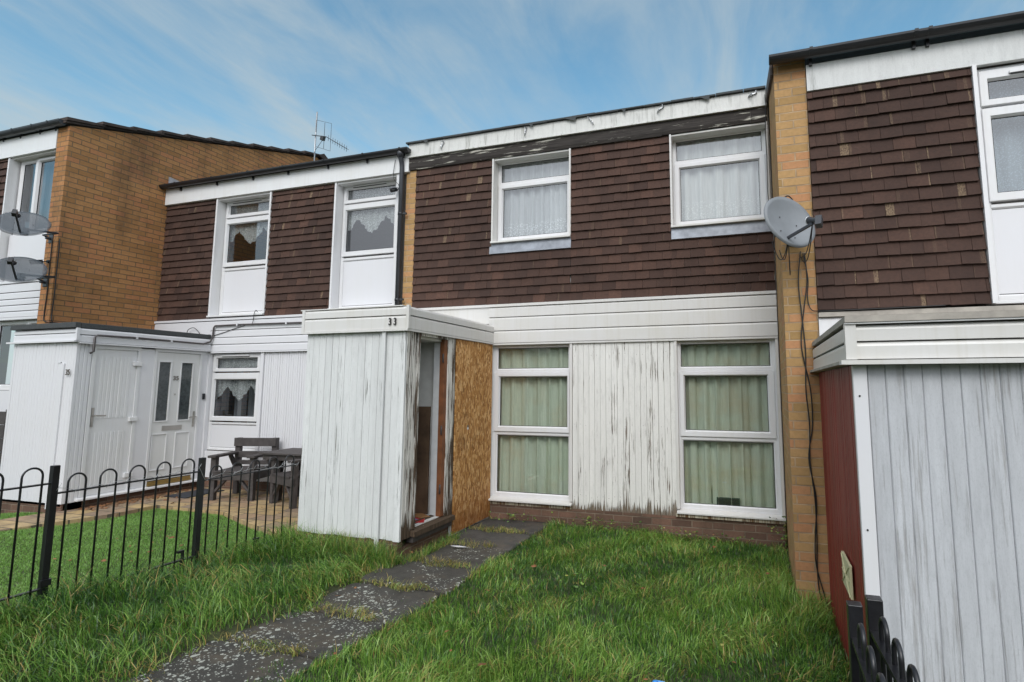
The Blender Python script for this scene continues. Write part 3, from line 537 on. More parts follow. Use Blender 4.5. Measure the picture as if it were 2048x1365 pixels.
# curtains of 33
curtain('curtain', 'pale green curtain behind the lower left window beside the chipboard', 'curtain', -.60, .55, .33, 2.30, .13, 'curtain_green', 7, .055, 2, 'pale green curtains')
curtain('curtain', 'pale green stained curtain behind the lower right window next to the pillar', 'curtain', 1.75, 2.90, .33, 2.30, .13, 'curtain_green', 8, .055, 9, 'pale green curtains')
curtain('net_curtain', 'white net curtain in the upper left window of house 33', 'curtain', -.62, .53, 3.60, 4.80, .20, 'net', 8, .035, 4, 'net curtains of house 33')
curtain('net_curtain', 'white net curtain in the upper right window beside the pillar', 'curtain', 1.76, 2.90, 3.60, 4.80, .20, 'net2', 6, .04, 6, 'net curtains of house 33')
curtain('side_curtain', 'narrow pale drape gathered at the right of the upper left window', 'curtain', .08, .48, 3.62, 4.75, .36, 'net2', 4, .03, 12)
o = MB(); o.box(2.20, 2.45, .085, .11, .395, .475); o.box(2.21, 2.44, .083, .085, .402, .468, 1); tag(o.build('box', [m_plain('dark_green_card', (.02, .045, .035), .6), M['gasket']], None, origin=(2.32, .1, .395), bev=.003), 'small dark green box standing on the sill inside the lower right window', 'box')

# ================================================================== HOUSE 35 (neat, left)
h35 = thing('terraced_house', 'well-kept terraced house left of the middle with white panelled porch and number 35', 'house', (-4.3, 0, 0))
mb = MB(); op = [(-5.50, -4.39, 2.80, 4.74), (-3.176, -2.05, 2.82, 4.74), (-5.42, -4.42, .75, 2.235)]
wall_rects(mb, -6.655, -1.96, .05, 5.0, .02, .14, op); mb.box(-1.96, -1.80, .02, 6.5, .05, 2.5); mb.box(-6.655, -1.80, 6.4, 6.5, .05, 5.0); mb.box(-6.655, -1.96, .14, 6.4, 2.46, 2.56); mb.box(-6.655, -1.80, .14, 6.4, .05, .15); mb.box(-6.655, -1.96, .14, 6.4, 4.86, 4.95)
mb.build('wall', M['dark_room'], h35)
mb = MB(); mb.box(-5.40, -1.80, -.01, .05, .0, .335); mb.build('plinth', M['plinth'], h35)
tiles([(-6.655, -5.50, 2.775, 4.74)], 2.775, .0, 22, .12, -.02).build('tile_cladding', M['tile'], h35)
tiles([(-4.39, -3.18, 2.775, 4.74)], 2.775, .0, 21, .12, -.02).build('tile_cladding', M['tile'], h35)
mb = MB(); hboards(mb, -5.42, -1.79, -.03, [2.245, 2.36, 2.47, 2.58, 2.735]); hboards(mb, -6.65, -5.42, -.03, [2.36, 2.52, 2.735]); mb.box(-6.655, -1.79, -.06, .0, 2.735, 2.768); mb.box(-5.42, -1.79, -.055, -.02, 2.225, 2.243); mb.build('cladding_band', M['clean'], h35)
mb = MB(); vboards(mb, -4.34, -1.80, -.01, .33, 2.226, .042, .003, .03, mi=0); mb.box(-4.40, -4.342, -.03, .02, .33, 2.226); mb.build('wall_cladding', M['clean'], h35)
mb = MB(); mb.box(-6.655, -1.90, -.055, -.0, 4.735, 5.0); mb.build('fascia', M['fascia'], h35)
mb = MB()
for k in range(int((6.655-1.95)/.05)): mb.box(-6.65+k*.05, -6.65+k*.05+.035, -.04, .13, 4.728, 4.734)
mb.box(-6.655, -1.95, -.035, .14, 4.734, 4.74); mb.build('soffit', M['upvc_dirty'], h35)
roof(h35, -6.655, -1.80, .0, 5.06, .30, YR)
mb = MB(); x = -6.64
while x < -1.85: mb.box(x, x+.31, -.06, .06, 5.048, 5.07+rr(-.004, .006)); x += .315
mb.build('roof_edge', M['roof'], h35)
g = gutter(h35, -6.74, -1.86, -.125, 5.045, [-6.3, -5.5, -4.75, -4.05, -3.3, -2.6, -1.98], mat='pvc_black')
mb = MB(); mb.tube([(-1.995, -.125, 5.0), (-1.995, -.12, 4.93), (-1.995, -.085, 4.86), (-1.995, -.075, 4.8), (-1.995, -.07, 2.51)], .034, 12); mb.tube([(-1.995, -.125, 5.04), (-1.995, -.125, 4.93)], .045, 12)
dp = mb.build('downpipe', M['pipe_grey'], h35)
for z in (4.12, 2.9): b = MB(); b.tube([(-1.995, -.07, z-.018), (-1.995, -.07, z+.018)], .039, 12); b.box(-1.96, -1.90, -.08, -.055, z-.014, z+.014); b.build('pipe_clip', M['pvc_black'], dp)
mb = MB()      # bits of lead sticking up where the roof meets the tall wall
for (xa, yy, w, h) in ((-6.62, -.05, .32, .16), (-6.63, .30, .22, .13), (-6.63, .75, .2, .12)): mb.faces([(xa, yy, 5.06+.3*max(yy, 0)), (xa+w, yy+.1, 5.08+.3*max(yy, 0)), (xa+.02, yy-.02, 5.06+.3*max(yy, 0)+h), (xa, yy+.35, 5.1+.3*(yy+.3))], [(0, 1, 2), (0, 2, 3), (1, 3, 2)])
mb.build('lead_flashing', M['lead'], h35)
reveal(h35, -5.525, -4.39, 2.805, 4.732, .12, mat='upvc', t=.03); reveal(h35, -3.185, -2.045, 2.82, 4.732, .12, mat='upvc', t=.03)
mb = MB(); mb.box(-2.11, -2.035, -.03, -.01, 2.83, 4.73); mb.build('trim_board', M['upvc'], h35)
TB = lambda a, b: [(4.435, 4.71, a, b, 4.50, 4.645, 'sash'), (3.625, 4.415, a-.005, b, 3.705, 4.325, 'sash'), (2.845, 3.605, a-.025, b+.02, 2.885, 3.555, 'panel')]
window(h35, -5.49, -4.445, 2.82, 4.73, .12, TB(-5.405, -4.575), vent=(-5.33, -4.72, 4.672), border=.03)
window(h35, -3.15, -2.115, 2.84, 4.73, .12, TB(-3.075, -2.235), vent=(-2.97, -2.37, 4.672), border=.03)
window(h35, -5.41, -4.415, .74, 2.222, .02, [(1.94, 2.215, -5.32, -4.505, 1.995, 2.145, 'sash'), (1.19, 1.92, -5.33, -4.51, 1.26, 1.815, 'sash'), (.76, 1.17, -5.355, -4.455, .79, 1.13, 'panel')], vent=(-5.2, -4.65, 2.175), border=.03)
mb = MB(); mb.box(-5.41, -4.415, -.01, .05, .34, .735); mb.build('infill_panel', M['clean'], h35, bev=.003)
sc = lambda a, b, c, k: (lambda u: c-a*abs(math.sin(u*math.pi*k))**.8+.008*math.sin(u*120))
def scallop(zlo, zhi, k, jag=.010): return lambda u: zlo+(zhi-zlo)*(1-abs(math.cos(u*math.pi*k)))**.75+jag*math.sin(u*95)
G35 = 'lace valances of house 35'
curtain('lace_valance', 'white scalloped lace valance in the upper left window of house 35', 'curtain', -5.52, -4.50, 4.0, 4.42, .20, 'lace', 9, .02, 1, G35, bottom=scallop(4.0, 4.24, 2))
curtain('lace_valance', 'white scalloped lace valance in the upper window beside the black downpipe', 'curtain', -3.18, -2.18, 4.0, 4.42, .20, 'lace', 9, .02, 2, G35, bottom=scallop(3.98, 4.22, 2))
curtain('lace_valance', 'white scalloped lace valance in the ground floor window behind the garden chair', 'curtain', -5.40, -4.45, 1.45, 1.88, .10, 'lace', 9, .015, 3, G35, bottom=scallop(1.50, 1.72, 2))
for i, (xa, xb, za, zb, yy, lb) in enumerate(((-5.52, -4.5, 4.46, 4.70, .2, 'lace strip in the small top light of the upper left window of house 35'), (-3.18, -2.18, 4.46, 4.70, .2, 'lace strip in the small top light beside the black downpipe'), (-5.42, -4.45, 1.97, 2.2, .1, 'lace strip in the top light of the ground floor window behind the chair'))):
    curtain('lace_strip', lb, 'curtain', xa, xb, za, zb, yy, 'lace', 8, .01, 30+i, 'lace strips in the top lights')
for i, (xa, xb) in enumerate(((-5.36, -5.22), (-5.10, -4.90), (-4.74, -4.58))):
    curtain('blind', ('leftmost', 'middle', 'rightmost')[i]+' of the three grey drapes behind the ground floor lace valance', 'curtain', xa, xb, .9, 2.2, .42, 'curtain_grey', 1.5, .02, 50+i, 'grey drapes behind the ground floor lace')
# porch of 35: front, storage door and entrance door in its side wall
PX = -5.43
p35 = MB(); vboards(p35, -6.62, PX-.02, -1.845, .285, 2.262, .062, .002, .02); 
vboards(p35, -1.84, -1.66, PX, .285, 2.25, .045, .002, .02, axis='x+'); p35.box(PX-.03, PX, -1.055, -.865, .33, 2.25); p35.box(PX-.03, PX-.004, -.145, .0, .30, 2.25); p35.box(PX-.003, PX+.03, -.045, .018, .30, 2.225); p35.box(PX-.03, PX, -1.66, -.03, 2.232, 2.262)
p35.box(-6.64, -6.60, -1.85, -1.50, .285, 2.262)
porch = p35.build('porch', M['clean'], h35)
mb = MB(); mb.box(-6.60, PX-.04, -1.82, -1.79, .25, 2.4); mb.box(PX-.10, PX-.045, -1.80, -.02, .25, 2.3); mb.box(-6.6, PX-.05, -1.79, 0, 2.265, 2.43); mb.build('porch_core', M['dark_room'], porch)
mb = MB(); hboards(mb, -6.63, -5.40, -1.85, [2.29, 2.385, 2.445]); hboards(mb, -1.87, -.055, -5.40, [2.27, 2.365, 2.445], axis='x'); mb.box(-6.72, -5.385, -1.90, -1.845, 2.268, 2.289); mb.box(-5.42, -5.372, -1.845, -.05, 2.25, 2.268); mb.box(-5.405, -5.375, -1.885, -1.850, 2.289, 2.445); mb.build('fascia', M['clean'], porch)
mb = MB(); mb.box(-6.66, -5.385, -1.905, -1.84, 2.447, 2.515); mb.box(-5.45, -5.385, -1.838, -.06, 2.447, 2.512); mb.box(-6.6, -5.46, -1.83, 0, 2.45, 2.50); mb.build('flat_roof', M['felt'], porch, bev=.006)
mb = MB(); mb.box(PX-.03, PX+.008, -1.655, -1.615, .33, 2.235); mb.box(PX-.03, PX+.008, -1.095, -1.055, .33, 2.235); mb.box(PX-.03, PX+.009, -1.615, -1.095, 2.200, 2.232); mb.build('door_frame', M['upvc'], porch)
mb = MB(); mb.box(PX-.03, PX-.012, -1.612, -1.098, .335, 2.198)
vboards(mb, -1.54, -1.165, PX-.008, 1.30, 2.10, .047, .005, .006, axis='x+'); vboards(mb, -1.54, -1.165, PX-.008, .42, 1.12, .047, .005, .006, axis='x+')
d1 = mb.build('storage_door', M['upvc'], porch)
for z in (.53, 1.27, 2.02): mb = MB(); mb.box(PX-.01, PX+.026, -1.150, -1.04, z-.030, z+.030); mb.build('hinge', M['upvc'], porch, bev=.006)
mb = MB(); mb.box(PX-.012, PX-.002, -1.600, -1.570, 1.20, 1.44); mb.tube([(PX-.01, -1.585, 1.34), (PX+.045, -1.585, 1.34), (PX+.045, -1.46, 1.335)], .009); mb.build('door_handle', M['steel'], porch, bev=.002)
mb = MB(); mb.box(PX-.03, PX+.008, -.865, -.835, .33, 2.235); mb.box(PX-.03, PX+.008, -.175, -.145, .33, 2.235); mb.box(PX-.03, PX+.008, -.835, -.175, 2.205, 2.235); mb.build('door_frame', M['upvc'], porch)
mb = MB(); wall_r = [(-.785, -.62, 1.225, 2.06), (-.455, -.285, 1.225, 2.06)]
ysx = [-.832, -.785, -.62, -.455, -.285, -.178]
for a, b in zip(ysx[:-1], ysx[1:]):
    if (a, b) in ((-.785, -.62), (-.455, -.285)): mb.box(PX-.03, PX-.010, a, b, .40, 1.225); mb.box(PX-.03, PX-.010, a, b, 2.06, 2.20)
    else: mb.box(PX-.03, PX-.010, a, b, .40, 2.20)
d2 = mb.build('entrance_door', m_upvc('cream_white_door', (.66, .66, .65), .3), porch)
for (a, b, z0, z1) in ((-.785, -.62, 1.225, 2.06), (-.455, -.285, 1.225, 2.06), (-.80, -.61, .55, 1.03), (-.46, -.27, .55, 1.03)):
    mb = MB(); t = .018
    for q in ((a-t, b+t, z0-t, z0), (a-t, b+t, z1, z1+t), (a-t, a, z0, z1), (b, b+t, z0, z1)): mb.box(PX-.011, PX+.002, *q)
    mb.build('door_moulding', M['upvc'], porch, bev=.004)
    if z0 > 1.2: mb = MB(); mb.box(PX-.022, PX-.018, a, b, z0, z1); mb.build('pane', M['obscure'], porch)
mb = MB(); mb.box(PX-.011, PX-.002, -.675, -.385, 1.082, 1.150); mb.box(PX-.003, PX+.002, -.655, -.405, 1.095, 1.137); mb.build('letterbox', M['steel'], porch, bev=.003)
mb = MB(); mb.box(PX-.011, PX-.002, -.225, -.195, 1.11, 1.34); mb.tube([(PX-.01, -.21, 1.26), (PX+.045, -.21, 1.26), (PX+.045, -.32, 1.255)], .009); mb.build('door_handle', M['steel'], porch, bev=.002)
mb = MB(); mb.tube([(PX-.012, -.53, 1.60), (PX+.004, -.53, 1.60)], .009); mb.build('door_viewer', M['steel'], porch)
text('door_number', '35', .088, (PX-.006, -.53, 1.83), (R(90), 0, R(90)), M['number35'], porch)
text('house_number', '35', .10, (-5.505, -1.868, 1.885), (R(90), 0, 0), M['number35'], porch, sx=.85)
mb = MB(); mb.box(PX-.004, PX+.018, -.10, -.065, 1.515, 1.605); mb.build('doorbell', M['pvc_black'], porch, bev=.004)
mb = MB(); mb.prism([(PX-.03, .30), (PX+.06, .295), (PX+.06, .315), (PX-.03, .335)], 'y', -1.70, -.05); mb.build('threshold', M['upvc'], porch)
mb = MB(); mb.box(PX, PX+.030, -.83, -.20, .335, .352); mb.box(PX, PX+.018, -.83, -.20, .356, .370); mb.box(PX, PX+.010, -.83, -.20, .374, .39); mb.build('brass_strip', m_plain('brass', (.42, .29, .10), .4, .6), porch)
mb = MB(); mb.box(-6.6, PX-.02, -1.82, -1.6, .05, .28); mb.box(PX-.10, PX-.02, -1.8, 0, .05, .29); mb.build('porch_base', M['plinth'], porch)
mb = MB(); mb.box(-5.685, -5.672, -1.852, -1.842, .30, 2.02); mb.box(-5.74, -5.672, -1.852, -1.842, 2.005, 2.015); mb.box(-5.675, -5.60, -1.862, -1.845, .22, 2.0); mb.build('corner_post', M['clean'], porch)
PR = .013
mb = MB(); P = [(-5.10-.28, -1.72, 2.13), (-5.36, -1.69, 2.155), (-5.36, -1.69, 2.34), (-5.36, -1.66, 2.365), (-5.36, -1.15, 2.372), (-5.36, -.20, 2.36), (-5.36, -.09, 2.40), (-5.34, -.075, 2.46), (-5.33, -.075, 2.62), (-5.30, -.075, 2.648), (-4.8, -.075, 2.652), (-3.5, -.075, 2.64), (-1.84, -.075, 2.632)]
mb.tube(P, PR, 8); cp = mb.build('conduit', M['pipe_brown'], h35)
for (x, y, z) in ((-5.36, -1.18, 2.372), (-5.36, -.7, 2.366), (-4.85, -.075, 2.652), (-3.9, -.075, 2.643), (-2.3, -.075, 2.635)): b = MB(); b.box(x-.012, x+.012, y-.014, y+.014, z-.018, z+.018); b.build('pipe_clip', M['clean'], cp)

# ================================================================== HOUSE 37 (far left, tall ochre wall)
h37 = thing('terraced_house', 'terraced house at the far left with a tall ochre brick side wall', 'house', (-8.5, -1.49, 0))
mb = MB(); zr = 5.48+.30*(YR+1.49); YB = YR+YR+1.49
mb.prism([(-1.49, -.3), (-1.49, 5.475), (YR, zr), (YB, 5.475), (YB, -.3)], 'x', -6.72, -6.66); mb.box(-6.915, -6.72, -1.49, -1.40, -.3, 5.475); mb.build('brick_side_wall', M['brick37'], h37)
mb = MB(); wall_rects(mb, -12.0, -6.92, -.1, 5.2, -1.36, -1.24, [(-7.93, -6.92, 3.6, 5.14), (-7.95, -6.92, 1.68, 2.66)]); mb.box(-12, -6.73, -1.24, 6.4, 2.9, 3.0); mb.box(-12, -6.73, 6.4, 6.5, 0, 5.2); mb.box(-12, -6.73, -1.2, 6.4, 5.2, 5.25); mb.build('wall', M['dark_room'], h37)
tiles([(-12.0, -7.985, 3.24, 5.17)], 3.24, -1.46, 41, .05).build('tile_cladding', M['tile'], h37)
mb = MB(); hboards(mb, -12.0, -6.92, -1.47, [2.70, 2.79, 2.88, 2.97, 3.07, 3.20]); mb.box(-12, -6.92, -1.50, -1.4, 3.20, 3.235); mb.box(-12, -6.92, -1.49, -1.4, 2.665, 2.698); mb.build('cladding_band', M['clean'], h37)
mb = MB(); mb.box(-12.0, -6.918, -1.50, -1.45, 5.165, 5.46); mb.build('fascia', M['fascia'], h37)
mb = MB(); mb.box(-12.0, -6.918, -1.46, -1.36, 5.14, 5.165); mb.build('soffit', M['upvc_dirty'], h37)
gutter(h37, -12.0, -6.70, -1.56, 5.53, [-8.15, -7.75, -7.3, -6.95], r=.062, mat='pipe_grey')
mb = MB(); y0 = -1.56; n = 11
for k in range(n):      # verge: overlapping roof tiles seen edge-on
    ya = y0+(YR-y0)*k/n; yb2 = y0+(YR-y0)*(k+1)/n+.05; za = 5.50+.30*(ya-y0)+.02; zb2 = 5.50+.30*(yb2-y0)-.012; j = rr(-.006, .006)
    mb.prism([(ya, za+j), (yb2, zb2+j), (yb2, zb2+.034+j), (ya, za+.045+j)], 'x', -12.0, -6.60+rr(-.012, .012), 0, (rr(0, 1), 0, 0)); mb.prism([(ya, za-.03), (yb2, zb2-.02), (yb2, zb2+.002), (ya, za-.002)], 'x', -6.80, -6.635+rr(-.01, .01))
mb.prism([(YR-.05, zr+.03), (YR+.12, zr+.13), (YR+.3, zr+.03), (YR+.3, zr-.03)], 'x', -12, -6.58); mb.prism([(YR+.1, zr), (YB, 5.55), (YB, 5.48), (YR+.1, zr-.07)], 'x', -12, -6.60)
mb.build('roof', M['roof'], h37)
mb = MB(); mb.box(-7.985, -7.955, -1.50, -1.33, 3.24, 5.145); mb.box(-7.95, -7.93, -1.36, -1.32, 3.24, 5.145); mb.build('window_surround', M['upvc'], h37)
window(h37, -7.93, -7.528, 3.24, 5.145, -1.37, [(3.98, 5.12, -7.86, -7.59, 4.03, 5.08, 'fixed')], border=.03)
window(h37, -7.525, -6.925, 3.24, 5.145, -1.375, [(3.98, 5.12, -7.46, -7.0, 4.03, 5.07, 'sash')], border=.02)
mb = MB(); mb.box(-7.93, -6.925, -1.405, -1.37, 3.24, 3.97); mb.build('infill_panel', M['clean'], h37, bev=.003)
window(h37, -7.95, -7.26, 1.66, 2.66, -1.40, [(1.69, 2.64, -7.92, -7.33, 1.74, 2.60, 'fixed')], border=.02, mat='upvc')
window(h37, -7.255, -6.925, 1.66, 2.66, -1.405, [(1.69, 2.64, -7.20, -6.96, 1.74, 2.60, 'sash')], border=.02)
mb = MB(); mb.box(-8.6, -6.925, -1.42, -1.37, .1, 1.655); mb.build('infill_panel', M['clean'], h37)
curtain('drape', 'pale drape behind the upstairs window at the far left edge', 'curtain', -7.9, -7.35, 3.9, 5.1, -1.2, 'curtain_grey', 5, .03, 70); curtain('drape', 'grey drape behind the ground floor window at the far left edge', 'curtain', -7.95, -7.3, 1.6, 2.65, -1.2, 'curtain_grey', 5, .03, 71)

# ================================================================== HOUSE 31 (right, nearest)
h31 = thing('terraced_house', 'nearest terraced house at the right with buff brick pier and grey boarded porch', 'house', (4.6, -1.49, 0))
mb = MB(); mb.prism([(-1.492, -.45), (-1.492, 4.60), (-.2, 4.60+.33*1.29), (-.2, -.45)], 'x', 2.921, 3.185); mb.build('brick_pier', M['brick31'], h31)
mb = MB(); mb.prism([(-.2, -.45), (-.2, 5.02), (3.25, 6.15), (6.5, 5.1), (6.5, -.45)], 'x', 2.932, 3.185); mb.build('party_wall', M['brick31'], h31)
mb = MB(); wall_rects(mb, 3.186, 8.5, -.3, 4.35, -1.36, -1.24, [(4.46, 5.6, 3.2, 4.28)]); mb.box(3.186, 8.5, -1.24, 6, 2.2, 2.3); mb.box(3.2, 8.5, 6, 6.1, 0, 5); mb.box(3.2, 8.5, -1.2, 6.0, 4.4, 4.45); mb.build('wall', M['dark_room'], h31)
tiles([(3.187, 4.415, 2.345, 4.285)], 2.330, -1.50, 51, .11, -.06, lambda x, z: z > 4.05).build('tile_cladding', M['tile'], h31)
mb = MB(); hboards(mb, 3.187, 8.5, -1.50, [1.95, 2.11, 2.285]); mb.build('cladding_band', M['upvc'], h31)
mb = MB(); mb.box(3.187, 8.5, -1.545, -1.46, 2.285, 2.322); mb.build('timber_ledge', M['stone_trim'], h31)
mb = MB(); mb.box(3.189, 8.5, -1.525, -1.48, 4.285, 4.525); mb.build('fascia', M['fascia31'], h31)
mb = MB(); mb.box(3.189, 8.5, -1.48, -1.36, 4.275, 4.284); mb.build('soffit', M['rot'], h31)
mb = MB(); x = 4.44
gutter(h31, 2.885, 8.5, -1.60, 4.605, [3.225, 4.02, 4.12, 5.2], r=.057)
mb = MB(); mb.prism([(-1.57, 4.60), (YR, 4.60+.33*(YR+1.57)), (YR, 4.70+.33*(YR+1.57)), (-1.57, 4.655)], 'x', 2.915, 8.5); mb.build('roof', M['roof'], h31)
mb = MB(); mb.prism([(-1.50, 4.50), (1.5, 4.50+.33*3.0), (1.5, 4.645+.33*3.0), (-1.50, 4.62)], 'x', 2.893, 2.912); mb.build('bargeboard', m_plain('dark_bargeboard', (.075, .055, .045), .7, 0, .3), h31)
mb = MB(); mb.box(4.418, 4.448, -1.54, -1.40, 2.345, 4.285); mb.build('window_surround', M['upvc'], h31)
window(h31, 4.450, 5.62, 2.345, 4.275, -1.47, [(3.95, 4.25, 4.545, 5.52, 4.015, 4.165, 'sash'), (3.16, 3.93, 4.545, 5.52, 3.235, 3.85, 'sash'), (2.37, 3.14, 4.49, 5.58, 2.42, 3.10, 'panel')], vent=(4.68, 5.3, 4.195), border=.03)
curtain('net_curtain', 'blue grey patterned net curtain in the upstairs window at the right edge', 'curtain', 4.45, 5.6, 3.1, 4.28, -1.32, 'net31', 7, .02, 80)
# porch of 31
PF = -3.27
mb = MB(); vboards(mb, 3.232, 5.6, PF, -.55, 1.822, .0845, .0014, .022, zj=0, chm=.0042); porch = mb.build('porch', M['porch31'], h31)
mb = MB(); mb.box(3.20, 5.6, PF+.018, PF+.06, -.55, 1.85); mb.box(3.22, 5.6, PF+.06, -1.5, 1.83, 2.0); mb.build('porch_core', M['stone_trim'], porch)
mb = MB(); mb.box(3.160, 3.228, PF-.016, PF+.022, -.55, 1.822); mb.build('corner_trim', M['clean'], porch, bev=.004)
mb = MB(); vboards(mb, PF+.024, -1.495, 3.168, -.55, 1.822, .048, .004, .02, axis='x-'); mb.build('side_wall', M['red'], porch)
mb = MB(); hboards(mb, 3.155, 5.6, PF-.03, [1.85, 1.945, 2.033]); hboards(mb, PF-.02, -1.50, 3.15, [1.85, 1.945, 2.033], axis='x-'); mb.box(3.128, 3.182, PF-.058, PF-.010, 1.85, 2.036)
mb.box(3.10, 5.6, PF-.085, PF+.0, 1.823, 1.846); mb.build('fascia', M['upvc_dirty'], porch)
mb = MB(); mb.box(3.10, 3.165, PF+.002, -1.42, 1.826, 1.843); mb.build('drip_board', M['stone_trim'], porch)
mb = MB(); mb.box(3.128, 5.6, PF-.075, PF-.02, 2.045, 2.078); mb.box(3.128, 3.18, PF-.018, -1.5, 2.045, 2.078); mb.box(3.18, 5.6, PF-.018, -1.53, 2.04, 2.068); mb.box(3.128, 5.6, PF-.068, PF-.025, 2.036, 2.044, 1); mb.build('flat_roof', [M['stone_trim'], M['upvc']], porch)
o = MB(); o.box(3.150, 3.167, -2.89, -2.57, .50, .685); o.box(3.146, 3.151, -2.875, -2.585, .512, .673); 
mb = MB(); Mx = Matrix.Identity(4); mb.prism([(-2.89, .498), (-2.57, .498), (-2.57, .685), (-2.89, .685)], 'x', 3.142, 3.156); mb.tube([(3.139, -2.88, .675), (3.139, -2.58, .508)], .0035, 5); mb.tube([(3.139, -2.88, .508), (3.139, -2.58, .675)], .0035, 5); mb.tube([(3.139, -2.87, .592), (3.139, -2.59, .592)], .0035, 5); mb.build('vent_cover', M['cream'], porch, bev=.002)
for z in (1.66, .98): mb = MB(); mb.tube([(3.187, PF-.02, z), (3.187, PF-.015, z)], .005, 8); mb.build('screw', M['gasket'], porch)

# ================================================================== ground
def sstep(a, b, x): t = np.clip((x-a)/(b-a), 0, 1); return t*t*(3-2*t)
def gz(x, y):
    x = np.asarray(x, float); y = np.asarray(y, float); xc = np.clip(x, -1.85, 3.0)
    z = .085-.030*xc+sstep(-.6, -1.8, xc)*.050*np.clip(-y-1.0, 0, 4)
    z35 = .165+.035*np.clip(-y-2.2, 0, 3); t = sstep(-1.84, -1.95, x); z = z*(1-t)+z35*t
    z = z-sstep(3.0, 3.6, x)*.35
    xs = x+.095*np.clip(-y-2.6, 0, 3); z = z-.06*sstep(-.66, -.56, xs)*(1-sstep(.19, .29, xs))*(y < .1)
    far = sstep(6.0, 9.0, np.hypot(x-.5, y+2)); z = z*(1-far)-.05*far
    return z+.012*np.sin(x*3.1+1)*np.sin(y*2.7)
g1 = np.concatenate([-np.geomspace(900, 9, 14), np.arange(-8.5, 6, .12), np.geomspace(6, 900, 16)]); g2 = np.concatenate([-np.geomspace(900, 9, 14), np.arange(-8.5, 2, .12), np.geomspace(2, 900, 18)])
X, Y = np.meshgrid(g1, g2); Z = gz(X, Y)-.012; nx, ny = len(g1), len(g2)
mb = MB(); vs = list(zip(X.ravel().tolist(), Y.ravel().tolist(), Z.ravel().tolist())); mb.faces(vs, [(j*nx+i, j*nx+i+1, (j+1)*nx+i+1, (j+1)*nx+i) for j in range(ny-1) for i in range(nx-1)], 0, sm=True)
structure(mb.build('ground', M['soil'], None, flip=False))
# path of dark slabs to the door of 33
mb = MB(); rnd = random.Random(8); ye = [-.03, -.62, -1.22, -1.84, -2.44, -3.04, -3.62, -4.22, -4.85, -5.5]; PATH = []
for k, (a, b) in enumerate(zip(ye[:-1], ye[1:])):
    x0, x1 = -.60+rnd.uniform(-.02, .02), .235+rnd.uniform(-.02, .03); z = .098-.006*k+rnd.uniform(-.009, .009); tx, ty = rnd.uniform(-.025, .025), rnd.uniform(-.03, .03); tn = (rnd.uniform(.25, .9), 0, 0)
    sh = -.055*max(0, k-3.5); x0 += sh; x1 += sh
    n = 8; pts = []; g_ = .016; rc = .07
    for (cx0, cy0, s0) in ((x1-rc, a-g_-rc, 0), (x0+rc, a-g_-rc, 90), (x0+rc, b+g_+rc, 180), (x1-rc, b+g_+rc, 270)):
        for q in range(5): an = R(s0+q*22.5); pts.append((cx0+rc*math.cos(an)+rnd.uniform(-.004, .004), cy0+rc*math.sin(an)+rnd.uniform(-.004, .004)))
    zz = lambda p: z+tx*(p[0])+ty*(p[1]-(a+b)/2)
    m_ = len(pts); top = [(p[0], p[1], zz(p)) for p in pts]; mid = [(p[0]*1.0+(.012 if p[0] > -.18 else -.012), p[1]+(.006 if p[1] > (a+b)/2 else -.006), zz(p)-.012) for p in pts]; bot = [(q[0], q[1], z-.08) for q in mid]
    mi = 0 if k >= 2 else 1
    mb.faces(top+mid+bot, [tuple(range(m_))]+[(i, (i+1) % m_, m_+(i+1) % m_, m_+i) for i in range(m_)]+[(m_+i, m_+(i+1) % m_, 2*m_+(i+1) % m_, 2*m_+i) for i in range(m_)], mi, tn)
    PATH.append((x0, x1, b, a, z))
structure(mb.build('path', [M['slab'], M['slab_clean']], None))
# paving of 35
mb = MB(); zp = .20
def pslab(poly, z, mi=0): mb.prism(poly, 'z', z-.06, z, mi)
pslab([(-5.37, -.02), (-1.86, -.02), (-1.86, -1.80), (-2.10, -1.82), (-2.90, -1.50), (-3.50, -1.24), (-4.69, -1.20), (-4.69, -1.68), (-5.00, -2.66), (-6.4, -6.2), (-7.1, -6.2), (-5.62, -2.42), (-5.52, -1.9), (-5.20, -1.40), (-5.20, -.9)], zp)
structure(mb.build('patio', M['patio'], None))
mb = MB(); mb.prism([(-5.40, -.03), (-5.21, -.03), (-5.21, -1.42), (-5.44, -1.90), (-5.60, -1.86)], 'z', .1, .196); o = mb.build('gravel', M['mud'], None); o['kind'] = 'stuff'

